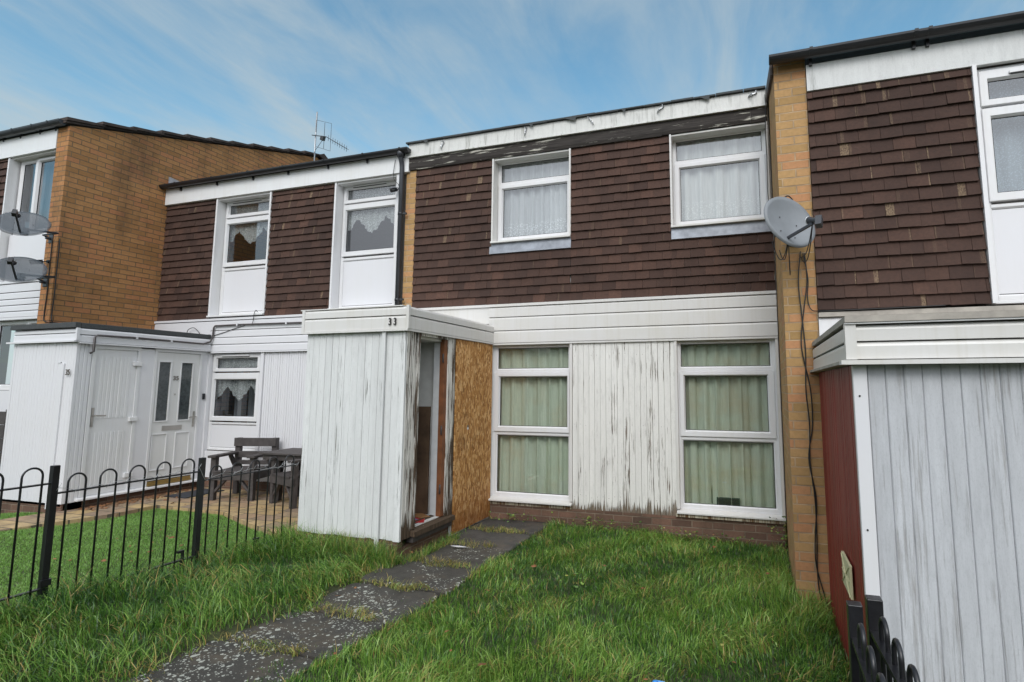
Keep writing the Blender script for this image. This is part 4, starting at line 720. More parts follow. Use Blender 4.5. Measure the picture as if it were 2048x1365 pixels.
# ================================================================== grass
def psh(y): return -.095*np.clip(-y-2.6, 0, 3)
def flow(x, y, s, k): return np.sin(x*s+k)*np.cos(y*s*1.13+k*2.1)+.5*np.sin(x*s*2.3-y*s*1.7+k*.7)+.3*np.sin(x*s*4.9+y*s*5.3+k*3)
def blades(name, mat, x, y, L, w, lean_dir, lean, tint, dry, z=None, seg=3):
    n = len(x); z = gz(x, y)-.012 if z is None else z; t = np.linspace(0, 1, seg+1); dx, dy = np.cos(lean_dir), np.sin(lean_dir); fa = RNG.uniform(0, 6.283, n); px, py = np.cos(fa), np.sin(fa)
    V = np.zeros((n, seg*2+1, 3))
    for k, tt in enumerate(t):
        th = lean*(0.35*tt+.65*tt*tt); h = L*tt*np.cos(th*.85); d = L*tt*np.sin(th); cxx = x+dx*d; cyy = y+dy*d; cz = z+np.maximum(h, .004)
        ww = w*(1-.75*tt**1.5)*.5
        if k < seg: V[:, 2*k] = np.stack([cxx-px*ww, cyy-py*ww, cz], 1); V[:, 2*k+1] = np.stack([cxx+px*ww, cyy+py*ww, cz], 1)
        else: V[:, 2*k] = np.stack([cxx, cyy, cz], 1)
    nv = seg*2+1; base = (np.arange(n)*nv)[:, None]; quads = []
    for k in range(seg-1): quads.append(base+np.array([2*k, 2*k+1, 2*k+3, 2*k+2]))
    Q = np.concatenate([q[:, None, :] for q in quads], 1).reshape(-1, 4); T = (base+np.array([2*seg-2, 2*seg-1, 2*seg])).reshape(-1, 3)
    me = bpy.data.meshes.new(name); me.vertices.add(n*nv); me.vertices.foreach_set('co', V.ravel().astype(np.float32)); nl = Q.size+T.size; me.loops.add(nl); me.loops.foreach_set('vertex_index', np.concatenate([Q.ravel(), T.ravel()]).astype(np.int32))
    np_ = len(Q)+len(T); me.polygons.add(np_); st = np.concatenate([np.arange(len(Q))*4, len(Q)*4+np.arange(len(T))*3]); me.polygons.foreach_set('loop_start', st.astype(np.int32)); me.polygons.foreach_set('loop_total', np.concatenate([np.full(len(Q), 4), np.full(len(T), 3)]).astype(np.int32))
    ca = me.color_attributes.new('tint', 'FLOAT_COLOR', 'POINT'); a = np.ones((n, nv, 4), np.float32); a[:, :, 0] = tint[:, None]; a[:, :, 1] = dry[:, None]; a[:, :, 2] = 0; ca.data.foreach_set('color', a.ravel())
    me.materials.append(mat); me.update(calc_edges=True); me.validate(); me.polygons.foreach_set('use_smooth', np.ones(len(me.polygons), bool)); o = bpy.data.objects.new(name, me); COL.objects.link(o); return o
def lawn33():
    N = 190000; x = RNG.uniform(-1.82, 3.17, N); y = RNG.uniform(-5.6, -.03, N)
    # nearer the camera only what it can see matters less: thin out behind
    keep = RNG.random(N) < np.where(y < -4.7, .35, 1.0)
    xo = x; x = x-psh(y)
    inp = (x > -.545+.075*flow(x, y, 5, 1)) & (x < .17-.09*sstep(-2.2, -3.2, y)+.085*flow(x, y, 4.5, 2)) ; joint = np.zeros(N, bool)
    for e in ye[1:]: joint |= (np.abs(y-e) < .060+.035*flow(x, y, 9, 3)) & (flow(x, y, 4, 5) > -1.0)
    edge = (np.abs(x+.56) < .05) | (np.abs(x-.2) < .05)
    x = xo
    keep &= (~inp) | (joint & (RNG.random(N) < .95)); porch_ = (x < -.52) & (y > -1.93); keep &= ~porch_
    keep &= ~((x > 2.90) & (y > -1.51)); keep &= RNG.random(N) < .55+.45*(flow(x, y, 2.3, 9)*.5+.5)
    x, y, inp = x[keep], y[keep], inp[keep]; n = len(x)
    f1 = flow(x, y, 1.3, 4); f2 = flow(x, y, 4.1, 7); f3 = flow(x, y, 11, 2)
    L = .078*(1+.22*f1+.30*f2+.2*f3)*RNG.uniform(.4, 1.6, n); left = x < -.5; L = np.where(left, L*1.45, L*.9); L = np.where(x > 2.75, L*1.3, L); L = np.where((x < -.45) & (y > -2.3), L*1.25, L)
    L *= np.where(np.abs(x+1.8) < .28, 1.5, 1.0); L = np.where(inp, .055*RNG.uniform(.3, 1.7, n), np.clip(L, .03, .27))
    near_path = np.minimum(np.abs(x-psh(y)+.56), np.abs(x-psh(y)-.2)); L *= np.where(near_path < .12, .75, 1.0)
    w = .0050*RNG.uniform(.5, 1.6, n)
    d = np.where(left, 3.6+.9*flow(x, y, 2.1, 1), 2.6*flow(x, y, 3.1, 6))+RNG.normal(0, 1.15, n); lean = np.clip(np.where(left, 1.0, .75)+.35*f2+.2*f3+RNG.normal(0, .5, n), .05, 1.75)
    tint = np.clip(.42+.20*f1+.17*f2+RNG.normal(0, .30, n), 0, 1); dry = (RNG.random(n) < np.clip(.07+.09*f2+.08*f3+.15*(near_path < .1), .02, .6))*RNG.uniform(.4, 1, n); dry = np.where(inp, RNG.random(n)*.95, dry); lean = np.where(inp, np.clip(lean+.5, .5, 1.75), lean); w = np.where(inp, w*.8, w)
    z = gz(x, y)-.012; z = np.where(inp, .088-.008*np.clip(-y-1, 0, 5), z)
    xe = RNG.uniform(-.535, -.43, 1500); yy = RNG.uniform(-2.0, -.97, 1500); me_ = 1500; x = np.concatenate([x, xe]); y = np.concatenate([y, yy]); L = np.concatenate([L, RNG.uniform(.04, .17, me_)]); w = np.concatenate([w, RNG.uniform(.003, .006, me_)])
    xe = RNG.uniform(-1.3, -.5, 2600); yy = RNG.uniform(-2.12, -1.91, 2600); x = np.concatenate([x, xe]); y = np.concatenate([y, yy]); L = np.concatenate([L, RNG.uniform(.08, .26, 2600)]); w = np.concatenate([w, RNG.uniform(.003, .006, 2600)]); k = me_+2600
    d = np.concatenate([d, RNG.uniform(0, 6.28, k)]); lean = np.concatenate([lean, RNG.uniform(.1, 1.2, k)]); tint = np.concatenate([tint, RNG.uniform(0, .9, k)]); dry = np.concatenate([dry, (RNG.random(k) < .2)*.8]); z = np.concatenate([z, gz(x[-k:], y[-k:])-.01])
    o = blades('grass', M['grass'], x, y, L, w, d, lean, tint, dry, z); o['kind'] = 'stuff'
lawn33()
def lawn35():
    N = 210000; x = RNG.uniform(-6.6, -1.84, N); y = RNG.uniform(-5.2, -1.2, N)
    def side(px, py, qx, qy): return (qx-px)*(y-py)-(qy-py)*(x-px)
    front = (side(-4.69, -1.20, -3.50, -1.24) < 0) & (side(-3.50, -1.24, -2.90, -1.50) < 0) & (side(-2.90, -1.50, -2.10, -1.82) < 0)
    leftedge = np.where(y > -1.68, -4.69, np.where(y > -2.66, -4.69+(y+1.68)*.316, -5.0+(y+2.66)*.395)); front &= x > leftedge
    back = (x < np.where(y > -2.42, -5.56+(y+1.9)*.19, -5.66+(y+2.42)*.395)) & (y < -1.87)
    k = front | back; x, y = x[k], y[k]; n = len(x); f1 = flow(x, y, 2.0, 1); f2 = flow(x, y, 6.5, 2)
    o = blades('artificial_lawn', M['turf'], x, y, .024*RNG.uniform(.6, 1.4, n), .0042*RNG.uniform(.7, 1.4, n), RNG.uniform(0, 6.28, n), RNG.uniform(.2, 1.1, n), np.clip(.5+.12*f1+.10*f2+RNG.normal(0, .2, n), 0, 1), (RNG.random(n) < .035)*.8, seg=2); o['kind'] = 'stuff'
lawn35()
X, Y = np.meshgrid(np.linspace(-7.2, -1.90, 50), np.linspace(-6.2, -1.0, 50)); Z = gz(X, Y)-.002

# fallen leaves scattered as one litter
def leaves(name, pts, seed):
    mb = MB(); rnd = random.Random(seed)
    for (x, y, z) in pts:
        s = rnd.uniform(.012, .03); a = rnd.uniform(0, 6.28); Mx = Matrix.Translation((x, y, z)) @ Matrix.Rotation(a, 4, 'Z') @ Matrix.Rotation(rnd.uniform(-.5, .5), 4, 'X')
        P = [Mx @ Vector(p) for p in ((-s, 0, 0), (-.3*s, -.55*s, .2*s), (.5*s, -.4*s, 0), (s, 0, .1*s), (.5*s, .4*s, 0), (-.3*s, .55*s, .25*s))]; mb.poly(P, 0, (rnd.random(), 0, 0))
    t = bpy.data.materials.get('dead_leaf') or m_plain('dead_leaf', (.20, .085, .030), .7, 0, .6, 20)
    o = mb.build(name, t, None, flip=False); o['kind'] = 'stuff'; return o
rnd = random.Random(4); leaves('leaf_litter', [(-5.36+rnd.random()**2*.3, rnd.uniform(-1.7, -.1), .206) for _ in range(260)]+[(rnd.uniform(-5.0, -2), rnd.uniform(-1.1, -.1), .206) for _ in range(40)]+[(rnd.uniform(-3.4, -2.0), rnd.uniform(-3.2, -1.9), .215) for _ in range(26)]+[(rnd.uniform(-1.7, 2.9), rnd.uniform(-4.3, -.2), .18) for _ in range(34)], 6)
# small clover / weed patches against the walls
def weeds():
    mb = MB(); rnd = random.Random(15)
    for (cx, cy, n, s, h) in ((2.88, -.12, 90, .12, .35), (.9, -.1, 160, .45, .14), (-.2, -.12, 110, .3, .16), (-1.5, -2.15, 60, .25, .08), (.05, -.35, 40, .2, .06), (2.0, -.12, 140, .6, .12), (1.2, -1.9, 26, .12, .1), (2.5, -2.6, 20, .12, .08)):
        for _ in range(n):
            x = cx+rnd.gauss(0, s*.5); y = cy+rnd.gauss(0, .05 if s > .2 else s*.4)
            if y > -.03 or (x > 2.9 and y > -1.5): y = -.05
            z = float(gz(x, y))+rnd.random()*h; r_ = rnd.uniform(.008, .02); Mx = Matrix.Translation((min(x, 2.91), y, z)) @ Matrix.Rotation(rnd.uniform(0, 6.3), 4, 'Z') @ Matrix.Rotation(rnd.uniform(-1, 1), 4, 'X')
            mb.poly([Mx @ Vector(p) for p in ((-r_, 0, 0), (0, -.7*r_, 0), (r_, 0, .1*r_), (0, .7*r_, 0))], 0, (rnd.random(), .0 if rnd.random() < .8 else .5, 0))
    o = mb.build('weeds', M['grass'], None, flip=False); o['kind'] = 'stuff'
weeds()

# ================================================================== iron fences
def hoop_panel(mb_list, mat, p0, p1, bars, zb, zt, hoop_h, parent, rail_w=.030, rail_t=.010, r=.0065):
    """bars: list of pairs of distances along p0->p1"""
    p0 = Vector(p0); p1 = Vector(p1); d = (p1-p0); L = d.length; d = d/L
    for z in (zt, zb):
        b = MB(); b.bar((p0.x, p0.y, z), (p1.x, p1.y, z), rail_w, rail_t); b.build('rail', mat, parent)
    for (a, c) in bars:
        A = p0+d*a; B = p0+d*c; rad = (c-a)/2; pts = [(A.x, A.y, zb-.06), (A.x, A.y, zt+hoop_h-rad)]
        for k in range(1, 12): an = math.pi*k/12; q = A+d*(rad-rad*math.cos(an)); pts.append((q.x, q.y, zt+hoop_h-rad+rad*math.sin(an)))
        pts += [(B.x, B.y, zt+hoop_h-rad), (B.x, B.y, zb-.06)]; b = MB(); b.tube(pts, r, 8); b.build('hoop', mat, parent)
FX = -1.805
fence = thing('hoop_top_fence', 'black iron hoop-topped fence between the two front gardens at the left', 'fence', (FX, -3.0, .2))
for (y, z0, z1) in ((-4.013, .1, 1.185), (-2.953, .1, 1.112), (-5.08, .1, 1.25)):
    b = MB(); b.box(FX-.02, FX+.02, y-.02, y+.02, z0, z1); b.build('post', M['iron'], fence, bev=.002)
b1 = [(-3.928, -3.82), (-3.73, -3.623), (-3.53, -3.42), (-3.327, -3.223), (-3.128, -3.022)]; b2 = [(-2.869, -2.761), (-2.659, -2.561), (-2.463, -2.366), (-2.257, -2.159), (-2.058, -1.953)]
hoop_panel(None, M['iron'], (FX, -3.993, 0), (FX, -2.973, 0), [(a+3.993, b+3.993) for a, b in b1], .315, 1.0, .114, fence)
hoop_panel(None, M['iron'], (FX, -2.933, 0), (FX, -1.90, 0), [(a+2.933, b+2.933) for a, b in b2], .235, .922, .105, fence)
hoop_panel(None, M['iron'], (FX, -5.06, 0), (FX, -4.033, 0), [(a+5.06, b+5.06) for a, b in ((-5.0, -4.9), (-4.80, -4.695), (-4.595, -4.49), (-4.392, -4.284), (-4.19, -4.078))], .40, 1.07, .112, fence)
for (y, z) in ((-3.06, .38), (-2.33, .30)): b = MB(); b.box(FX-.012, FX+.012, y-.05, y+.0, z-.006, z+.012); b.box(FX-.012, FX+.012, y-.012, y, z-.14, z-.006); b.build('latch', M['iron'], fence)
for y in (-4.02,): b = MB(); b.box(FX+.02, FX+.04, y-.03, y+.03, .42, .46); b.build('clamp', M['iron'], fence)
# twisted wire along the top rail
def wire(name, label, cat, P, r, mat='cable', group=None, n=6, sub=8): 
    mb = MB(); mb.tube(catmull(P, sub), r, n); return tag(mb.build(name, M[mat], None, origin=tuple(P[0])), label, cat, group)
rnd = random.Random(23); P = []; y = -4.0
while y < -1.92:
    base = 1.01 if y < -2.95 else .93; P.append((FX+.012+rnd.uniform(-.012, .02), y, base+rnd.uniform(-.012, .03))); y += rnd.uniform(.03, .07)
mb = MB(); mb.tube(catmull(P, 3), .0016, 5)
for q in P[::2]: mb.tube([(q[0], q[1]-.01, q[2]-.015), (q[0]+.01, q[1]+.012, q[2]+.03)], .0014, 4)
tag(mb.build('wire', M['galv'], None, origin=tuple(P[0])), 'thin tangled wire wound along the top rail of the left fence', 'wire')
# two short runs beside the camera at the lower right
for (xa, ya, xb, yb, zt, lb, wpost) in ((2.952, -4.46, 2.935, -5.60, .90, 'black hoop-topped fence at the lower right, in front of the red porch wall', .044), (3.022, -4.385, 3.05, -5.60, .90, 'black hoop-topped fence at the lower right, in front of the grey boards', .048)):
    f = thing('hoop_top_fence', lb, 'fence', (xa, ya, 0), group='hoop fences at the lower right')
    b = MB(); b.box(xa-wpost/2, xa+wpost/2, ya-wpost/2, ya+wpost/2, -.2, 1.005); b.build('post', M['iron'], f, bev=.003)
    L = math.hypot(xb-xa, yb-ya); s = .075 if 'grey' in lb else .075
    bars = []; 
    while s+.1 < L: bars.append((s, s+.082)); s += .160
    p0 = Vector((xa, ya-.02, 0)); p1 = Vector((xb, yb, 0)); hoop_panel(None, M['iron'], p0, p1, bars, .12, zt, .085, f, rail_w=.040 if 'grey' in lb else .034, rail_t=.012, r=.0075)

# ================================================================== satellite dishes, aerial, cameras, cables
def dish(name, label, c, nrm, R_, rot, mat, mount, arm_to=None, depth=.07, sq=.92, group=None, lnb_mat='pvc_black', elbow=None, holes=True, white=False):
    """offset dish centred at c, opening towards nrm; mount = wall point"""
    t = thing(name, label, 'satellite dish', mount, group=group)
    c = Vector(c); nz = Vector(nrm).normalized(); ux = Vector((0, 0, 1)).cross(nz).normalized(); uy = nz.cross(ux); ca, sa = math.cos(rot), math.sin(rot); ux, uy = ux*ca+uy*sa, -ux*sa+uy*ca
    mb = MB(); n, m = 40, 8
    def P(r_, a, o=0): return c+ux*(R_*r_*math.cos(a))+uy*(R_*sq*r_*math.sin(a))+nz*(-depth*(1-r_*r_)+o)
    vs = [P(0, 0)]+[P((i+1)/m, 6.2832*k/n) for i in range(m) for k in range(n)]+[P(1.0, 6.2832*k/n, -.022)+(P(1, 6.2832*k/n)-c)*.02 for k in range(n)]
    k0 = len(vs); vs += [P(0, 0, -.006)]+[P((i+1)/m, 6.2832*k/n, -.006) for i in range(m) for k in range(n)]
    fs = [(0, 1+k, 1+(k+1) % n) for k in range(n)]+[(1+i*n+k, 1+(i+1)*n+k, 1+(i+1)*n+(k+1) % n, 1+i*n+(k+1) % n) for i in range(m) for k in range(n)]
    fs += [(k0, k0+1+(k+1) % n, k0+1+k) for k in range(n)]+[(k0+1+i*n+k, k0+1+i*n+(k+1) % n, k0+1+(i+1)*n+(k+1) % n, k0+1+(i+1)*n+k) for i in range(m-1) for k in range(n)]
    mb.faces(vs, fs, 0, sm=True); mb.build('reflector', M[mat] if isinstance(mat, str) else mat, t)
    b = MB(); low = P(.82, -math.pi/2)
    for q in ((.35, .2), (.35, 2.9), (.62, -1.1), (.62, -2.05)): pt = P(q[0], q[1], .003); b.tube([pt, pt+nz*.004], .005, 6)
    b.build('bolt', M['gasket'], t)
    foc = c+nz*(R_*1.02)-uy*(R_*.62); arm0 = P(.70, -math.pi/2, .0); b = MB(); b.bar(arm0-nz*.03, foc-uy*.03, .018, .020); b.build('feed_arm', M['pipe_grey'], t)
    aim = (c-foc).normalized(); b = MB(); b.tube([foc-aim*.075, foc-aim*.03, foc+aim*.0, foc+aim*.045], [.022, .022, .020, .030], 14); b.bar(foc-aim*.075-uy*.055, foc-aim*.075+uy*.025, .045, .055); l = b.build('receiver', M[lnb_mat], t)
    b = MB(); b.tube([foc+aim*.045, foc+aim*.056], .031, 14); b.build('receiver_cap', M['frame_in'] if white else M[lnb_mat], t)
    back = P(0, 0, -.01); mnt = Vector(mount); b = MB(); bq = back-nz*.10; b.box(bq.x-.03, bq.x+.03, bq.y-.03, bq.y+.03, bq.z-.05, bq.z+.05); 
    el = Vector(elbow) if elbow else Vector((back.x, mnt.y-.10, back.z)); b.tube([back-nz*.06, el, Vector((mnt.x, el.y, el.z)), mnt], .014, 8); b.build('mast', M['pipe_grey'], t)
    b = MB(); b.box(mnt.x-.045, mnt.x+.045, mnt.y-.012, mnt.y+.0, mnt.z-.06, mnt.z+.06); b.tube([mnt+Vector((0, -.012, 0)), mnt+Vector((0, -.07, 0))], .02, 8); b.build('wall_plate', M['pipe_grey'], t, bev=.003)
    return t, foc, low
d31, f31, l31 = dish('satellite_dish', 'solid grey satellite dish on the buff brick pier at the right', (2.985, -1.86, 3.035), (.62, -.74, .24), .245, -.35, 'dish', (3.03, -1.493, 2.97), depth=.045, sq=.90, lnb_mat='pipe_grey', white=True)
def m_mesh():
    t = NT('perforated_dish'); t.fin((.075, .09, .105), .45); tr = t.n.new('ShaderNodeBsdfTransparent'); mx = t.n.new('ShaderNodeMixShader'); mx.inputs[0].default_value = .33
    t.l.new(t.b.outputs[0], mx.inputs[1]); t.l.new(tr.outputs[0], mx.inputs[2]); t.l.new(mx.outputs[0], t.out.inputs[0]); return t.m
MESH = m_mesh(); GD = 'perforated satellite dishes on the left house'
dish('satellite_dish', 'upper of the two dark see-through dishes on the far left house', (-6.46, -2.0, 3.86), (.62, -.50, .60), .27, 0, MESH, (-6.80, -1.49, 3.80), depth=.04, sq=.86, group=GD)
dish('satellite_dish', 'lower of the two dark see-through dishes on the far left house', (-6.43, -2.0, 3.24), (.62, -.50, .60), .27, 0, MESH, (-6.82, -1.49, 3.17), depth=.04, sq=.86, group=GD)
def camera_thing(label, mount, tip, s=1.0):
    t = thing('security_camera', label, 'camera', mount, group='small black security cameras'); a, b_ = Vector(mount), Vector(tip); d = (b_-a)
    b = MB(); b.tube([a, a+Vector((0, -.02, 0))], .022*s, 10); b.tube([a+Vector((0, -.02, 0)), a+d*.35], .008, 6); b.build('bracket', M['pvc_black'], t)
    b = MB(); q = a+d*.35; b.tube([q, b_], .027*s, 12); b.bar(q+Vector((0, 0, .027)), b_+d.normalized()*.02+Vector((0, 0, .03)), .06*s, .006); b.build('camera_body', M['pvc_black'], t)
    b = MB(); b.tube([b_, b_+d.normalized()*.004], .02*s, 12); b.build('lens', M['gasket'], t)
camera_thing('black security camera between the two dishes on the ochre brick', (-6.80, -1.492, 3.47), (-6.84, -1.68, 3.42), 1.1)
camera_thing('black security camera beside the downpipe of house 35', (-2.045, -.035, 4.50), (-2.10, -.16, 4.44), .95)
wire('cable', 'thin cable hanging from the fascia to the camera of house 35', 'cable', [(-2.12, -.062, 4.93), (-2.125, -.075, 4.83), (-2.14, -.07, 4.72), (-2.11, -.075, 4.62), (-2.05, -.07, 4.56), (-2.05, -.05, 4.52)], .004)
# TV aerial
t = thing('tv_aerial', 'television aerial on a pole above the roof between the left houses', 'aerial', (-6.45, 2.9, 5.85)); AX, AY = -6.42, 2.9
b = MB(); b.tube([(AX, AY, 5.8), (AX+.02, AY, 7.78)], .016, 8); b.build('pole', M['galv'], t)
b = MB(); e0 = Vector((AX-.06, AY-.03, 7.24)); e1 = Vector((AX+.92, AY-.06, 6.78)); e0b = Vector((AX+.34, AY-.04, 7.14)); b.tube([e0, e0b], .010, 6); b.tube([e0b, e1], .008, 6); b.build('boom', M['pipe_grey'], t)
b = MB()
for k in range(9): q = e0b.lerp(e1, (k+1)/9); b.tube([q+Vector((0, 0, .065)), q-Vector((0, 0, .065))], .0045, 5); b.tube([q+Vector((0, .06, .0)), q-Vector((0, .06, 0))], .0045, 5)
b.build('director', M['pipe_grey'], t)
b = MB()
for s_ in (1, -1): b.tube([(AX+.16, AY-.15, 7.2+s_*.02), (AX+.16, AY-.15, 7.2+s_*.30), (AX+.34, AY+.1, 7.19+s_*.32), (AX+.34, AY+.1, 7.16+s_*.02)], .005, 5); b.tube([(AX+.25, AY, 7.2), (AX+.25, AY, 7.2+s_*.30)], .005, 5)
b.build('reflector', M['pipe_grey'], t)
b = MB(); b.bar((AX+.22, AY-.05, 7.12), (AX+.30, AY-.05, 7.10), .07, .09); b.build('junction_box', M['pvc_black'], t)
b = MB(); b.tube(catmull([(AX+.26, AY-.05, 7.07), (AX+.14, AY-.04, 6.95), (AX+.02, AY-.02, 6.8), (AX+.015, AY-.02, 6.3), (AX+.01, AY-.02, 5.9)], 5), .005, 5); b.build('cable', M['cable'], t)
# cables
GC = 'black cables on the buff pier'
def down(xs, zs, y=-1.505, jig=.012, seed=1):
    rnd = random.Random(seed); return [(x+rnd.uniform(-jig, jig), y-rnd.uniform(0, .008), z) for x, z in zip(xs, zs)]
wire('cable', 'long black cable running down the pier from the dish to the grass', 'cable', down([3.06, 3.055, 3.05, 3.07, 3.06, 3.075, 3.07, 3.085, 3.08, 3.085, 3.10, 3.12], [2.86, 2.6, 2.3, 2.0, 1.7, 1.4, 1.1, .8, .5, .3, .1, -.02], seed=2), .0055, group=GC)
wire('cable', 'second black cable beside the long one on the lower pier', 'cable', down([3.10, 3.105, 3.07, 3.055, 3.085, 3.09, 3.06, 3.10, 3.09, 3.08, 3.11, 3.14], [2.84, 2.6, 2.35, 2.05, 1.7, 1.4, 1.12, .8, .5, .3, .1, -.02], seed=5), .0055, group=GC)
wire('cable', 'black cable looping from the dish across to the brown tiles of the right house', 'cable', [(3.09, -1.51, 2.84), (3.12, -1.52, 2.62), (3.11, -1.51, 2.46), (3.13, -1.515, 2.36), (3.19, -1.53, 2.335), (3.4, -1.56, 2.333), (3.7, -1.555, 2.335), (4.1, -1.56, 2.34)], .0045, group=GC)
lo = l31; rnd = random.Random(77)
for i, (a_, b_, sag, lb) in enumerate(((f31, (3.06, -1.56, 2.80), .10, 'cable looping from the dish receiver, the uppermost loop'), (f31, (3.07, -1.56, 2.79), .15, 'cable looping from the dish receiver, the lower loop'), (lo, (2.90, -1.6, 2.86), .12, 'cable hanging in a loop under the left rim of the dish'), (lo, (2.98, -1.55, 2.78), .20, 'lowest cable loop hanging under the dish'), (lo, (2.84, -1.7, 2.92), .16, 'cable loop hanging furthest left below the dish'))):
    a_ = Vector(a_); b_ = Vector(b_); m_ = (a_+b_)/2-Vector((0, 0, sag)); wire('cable', lb, 'cable', [a_, a_.lerp(m_, .5)-Vector((0, 0, sag*.25)), m_, b_.lerp(m_, .5)-Vector((0, 0, sag*.2)), b_], .004, group='cable loops under the dish')
wire('cable', 'black cable arching over the top of the right satellite dish', 'cable', [(3.05, -1.50, 3.10), (3.04, -1.56, 3.26), (2.985, -1.60, 3.33), (2.93, -1.62, 3.26), (2.93, -1.66, 3.1)], .006)
wire('cable', 'thin black cable running down beside the upper right window of house 33', 'cable', [(2.885, -.09, 5.05), (2.888, -.085, 4.9), (2.875, -.06, 4.6), (2.878, -.06, 4.3), (2.872, -.06, 3.95), (2.88, -.06, 3.7), (2.895, -.06, 3.5), (2.90, -.06, 3.42)], .0045)
GL = 'black cables on the ochre wall'
for i, (x0, y0_) in enumerate(((-6.755, -1.50), (-6.648, -1.47))):
    wire('cable', ('left', 'right')[i]+' one of the two cables running down the corner of the ochre wall', 'cable', [(x0-.01, y0_, 3.80), (x0+.005, y0_-.003, 3.6), (x0, y0_, 3.3), (x0+.01, y0_-.002, 3.0), (x0-.005, y0_, 2.72), (x0+.02, y0_-.003, 2.62)]+([(-6.648, -1.46, 2.60), (-6.645, -1.2, 2.60)] if i == 0 else [(-6.645, -1.40, 2.54), (-6.645, -1.2, 2.59)]), .008, group=GL)
wire('cable', 'short curled cable sticking up from the porch roof of house 35', 'cable', [(-5.9, -.07, 2.51), (-5.85, -.09, 2.60), (-5.72, -.10, 2.63), (-5.62, -.09, 2.56), (-5.6, -.08, 2.51)], .005)
wire('cable', 'thin black cable hanging from the upper left window of house 35 to the grey pipe', 'cable', [(-4.50, -.05, 2.84), (-4.51, -.07, 2.86), (-4.53, -.08, 2.80), (-4.54, -.075, 2.72), (-4.56, -.07, 2.66)], .005)
wire('cable', 'slanting thin cable under the grey pipe of house 35', 'cable', [(-5.33, -.06, 2.50), (-5.1, -.058, 2.55), (-4.9, -.058, 2.60), (-4.72, -.058, 2.635)], .005)

# ================================================================== garden furniture
def chair_base():
    t = thing('garden_chair', 'dark wooden garden chair left of the table on the patio', 'chair', (-4.12, -.42, .2), R(15), 'dark garden chairs on the patio')
    m = M['furniture']
    def P(name, f, bev=.004): b = MB(); f(b); o = b.build(name, m, None, bev=bev); o.parent = t; o.location = (0, 0, 0); return o
    for sx in (-1, 1):
        P('leg', lambda b: b.box(sx*.27-.035, sx*.27+.035, -.29, -.22, 0, .56)); P('leg', lambda b: b.box(sx*.27-.035, sx*.27+.035, .20, .27, 0, .78))
        P('armrest', lambda b: b.box(sx*.27-.055, sx*.27+.055, -.33, .24, .56, .592)); P('side_rail', lambda b: b.box(sx*.27-.018, sx*.27+.018, -.22, .20, .26, .36))
        P('brace', lambda b: b.bar((sx*.25, -.255, .26-.16), (sx*.10, -.255, .27), .03, .05, up=(0, 1, 0))); P('brace', lambda b: b.bar((sx*.27, .20, .36), (sx*.27, .06, .56), .03, .06))
    P('seat_rail', lambda b: b.box(-.305, .305, -.30, -.255, .265, .365))
    P('seat', lambda b: [b.box(-.235, .235, -.31+k*.098, -.31+k*.098+.088, .366+.001*k, .388+.001*k) for k in range(5)])
    P('backrest', lambda b: (b.box(-.305, .305, .17, .198, .665, .782), b.box(-.235, .235, .150, .172, .51, .60), b.box(-.235, .235, .150, .172, .415, .475)))
    return t
c1 = chair_base(); copy_thing(c1, (-3.05, -.48, .2), R(-20), 'dark wooden garden chair right of the table, half hidden by the porch of 33')
t = thing('garden_table', 'dark wooden garden table between the two chairs on the patio', 'table', (-3.42, -.33, .2)); T0 = (-3.30, -.38)
b = MB()
for k in range(6): b.box(T0[0]-.33, T0[0]+.45, T0[1]-.30+k*.10, T0[1]-.30+k*.10+.092, .82, .845)
b.build('table_top', M['furniture'], t, bev=.003); b = MB(); b.box(T0[0]-.29, T0[0]+.40, T0[1]-.26, T0[1]-.235, .745, .818); b.box(T0[0]-.29, T0[0]+.40, T0[1]+.225, T0[1]+.25, .745, .818); b.build('apron', M['furniture'], t, bev=.003)
for sx in (-.15, .37):
    for sy in (-.10, .2): b = MB(); b.box(T0[0]+sx-.03, T0[0]+sx+.03, T0[1]+sy-.03, T0[1]+sy+.03, .2, .82); b.build('leg', M['furniture'], t, bev=.003)
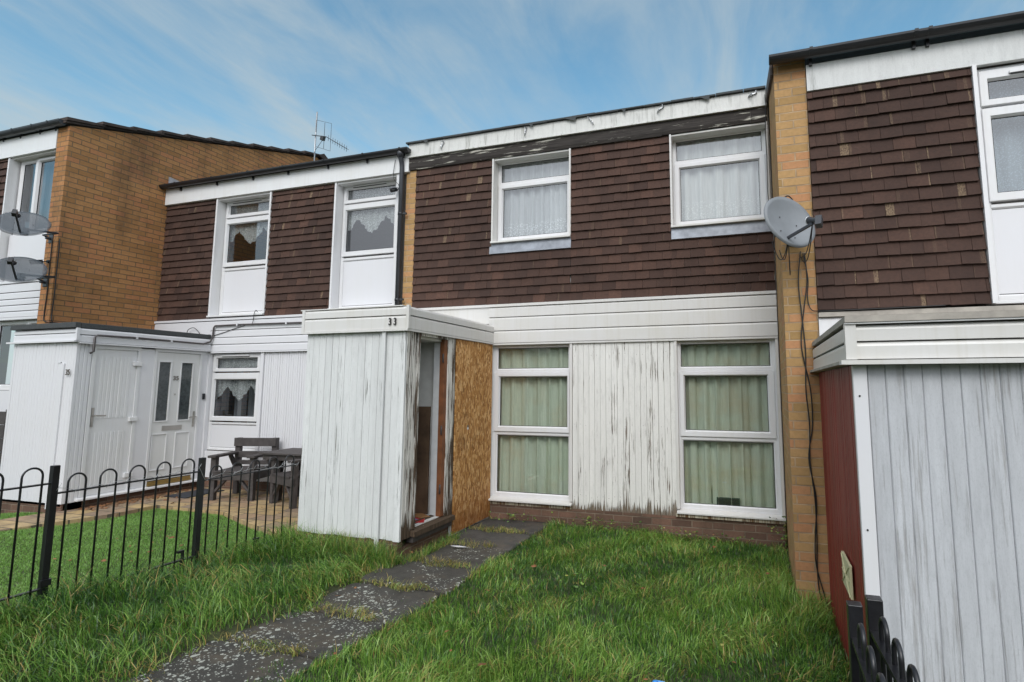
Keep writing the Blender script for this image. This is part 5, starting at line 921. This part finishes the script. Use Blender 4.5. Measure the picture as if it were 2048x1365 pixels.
# odds and ends
b = MB(); b.box(-5.16, -4.75, -.78, -.18, .201, .213); tag(b.build('doormat', m_plain('dark_doormat', (.022, .024, .03), .9, 0, .3, 80, .003), None, origin=(-4.95, -.5, .2), bev=.003), 'dark doormat outside the entrance door of house 35', 'mat')
b = MB(); n = 14; vs = [(2.10+.035*(1+.3*math.sin(3*a))*math.cos(a), -3.335+.025*(1+.2*math.cos(5*a))*math.sin(a), .10+.014*math.sin(4*a)) for a in [6.283*k/n for k in range(n)]]+[(2.10, -3.335, .118)]; b.faces(vs, [(k, (k+1) % n, n) for k in range(n)], 0)
tag(b.build('wrapper', m_plain('blue_wrapper', (.03, .22, .55), .35), None, origin=(2.10, -3.31, .1), flip=False), 'crumpled bright blue wrapper in the grass at the bottom edge', 'litter')
b = MB(); n = 12; vs = [(-.25+.075*(1+.25*math.sin(2*a+1))*math.cos(a), -1.34+.022*math.sin(a), .104) for a in [6.283*k/n for k in range(n)]]; b.poly(vs); b.poly([(v[0], v[1], v[2]+.001) for v in vs]); tag(b.build('paint_chip', M['frame_in'], None, origin=(-.25, -1.34, .1), flip=False), 'pale flake of paint lying on the slab outside the porch', 'litter')
t = thing('timber_fence', 'dark brown timber fence standing at the far left edge beside the porch of 35', 'fence', (-7.3, -1.66, .1))
for k in range(6): b = MB(); b.box(-7.75, -7.0, -1.675, -1.655, .30+k*.18, .30+k*.18+.172, 0, (random.random(), 0, 0)); b.build('board', M['furniture'], t, bev=.003)
for x in (-7.05, -7.7): b = MB(); b.box(x, x+.07, -1.655, -1.60, .1, 1.40); b.build('post', M['furniture'], t, bev=.003)

# the row across the green, seen only in the window panes
for k, lb in enumerate(('brick house across the green, left', 'brick house across the green, middle', 'brick house across the green, right')):
    hx = -16+k*16; t = thing('terraced_house', lb+' behind the photographer', 'house', (hx, -27, 0)); b = MB(); b.box(hx-7.9, hx+7.9, -35, -27, -.2, 5.4); b.build('wall', M['plinth'], t)
    b = MB(); b.prism([(-35.3, 5.4), (-31, 7.4), (-26.7, 5.4)], 'x', hx-8, hx+8); b.build('roof', M['roof'], t)
    for q in range(4):
        for z in (1.0, 3.4): b = MB(); b.box(hx-6.6+q*3.6, hx-5.0+q*3.6, -26.98, -26.94, z, z+1.3); b.build('window', M['obscure'], t)
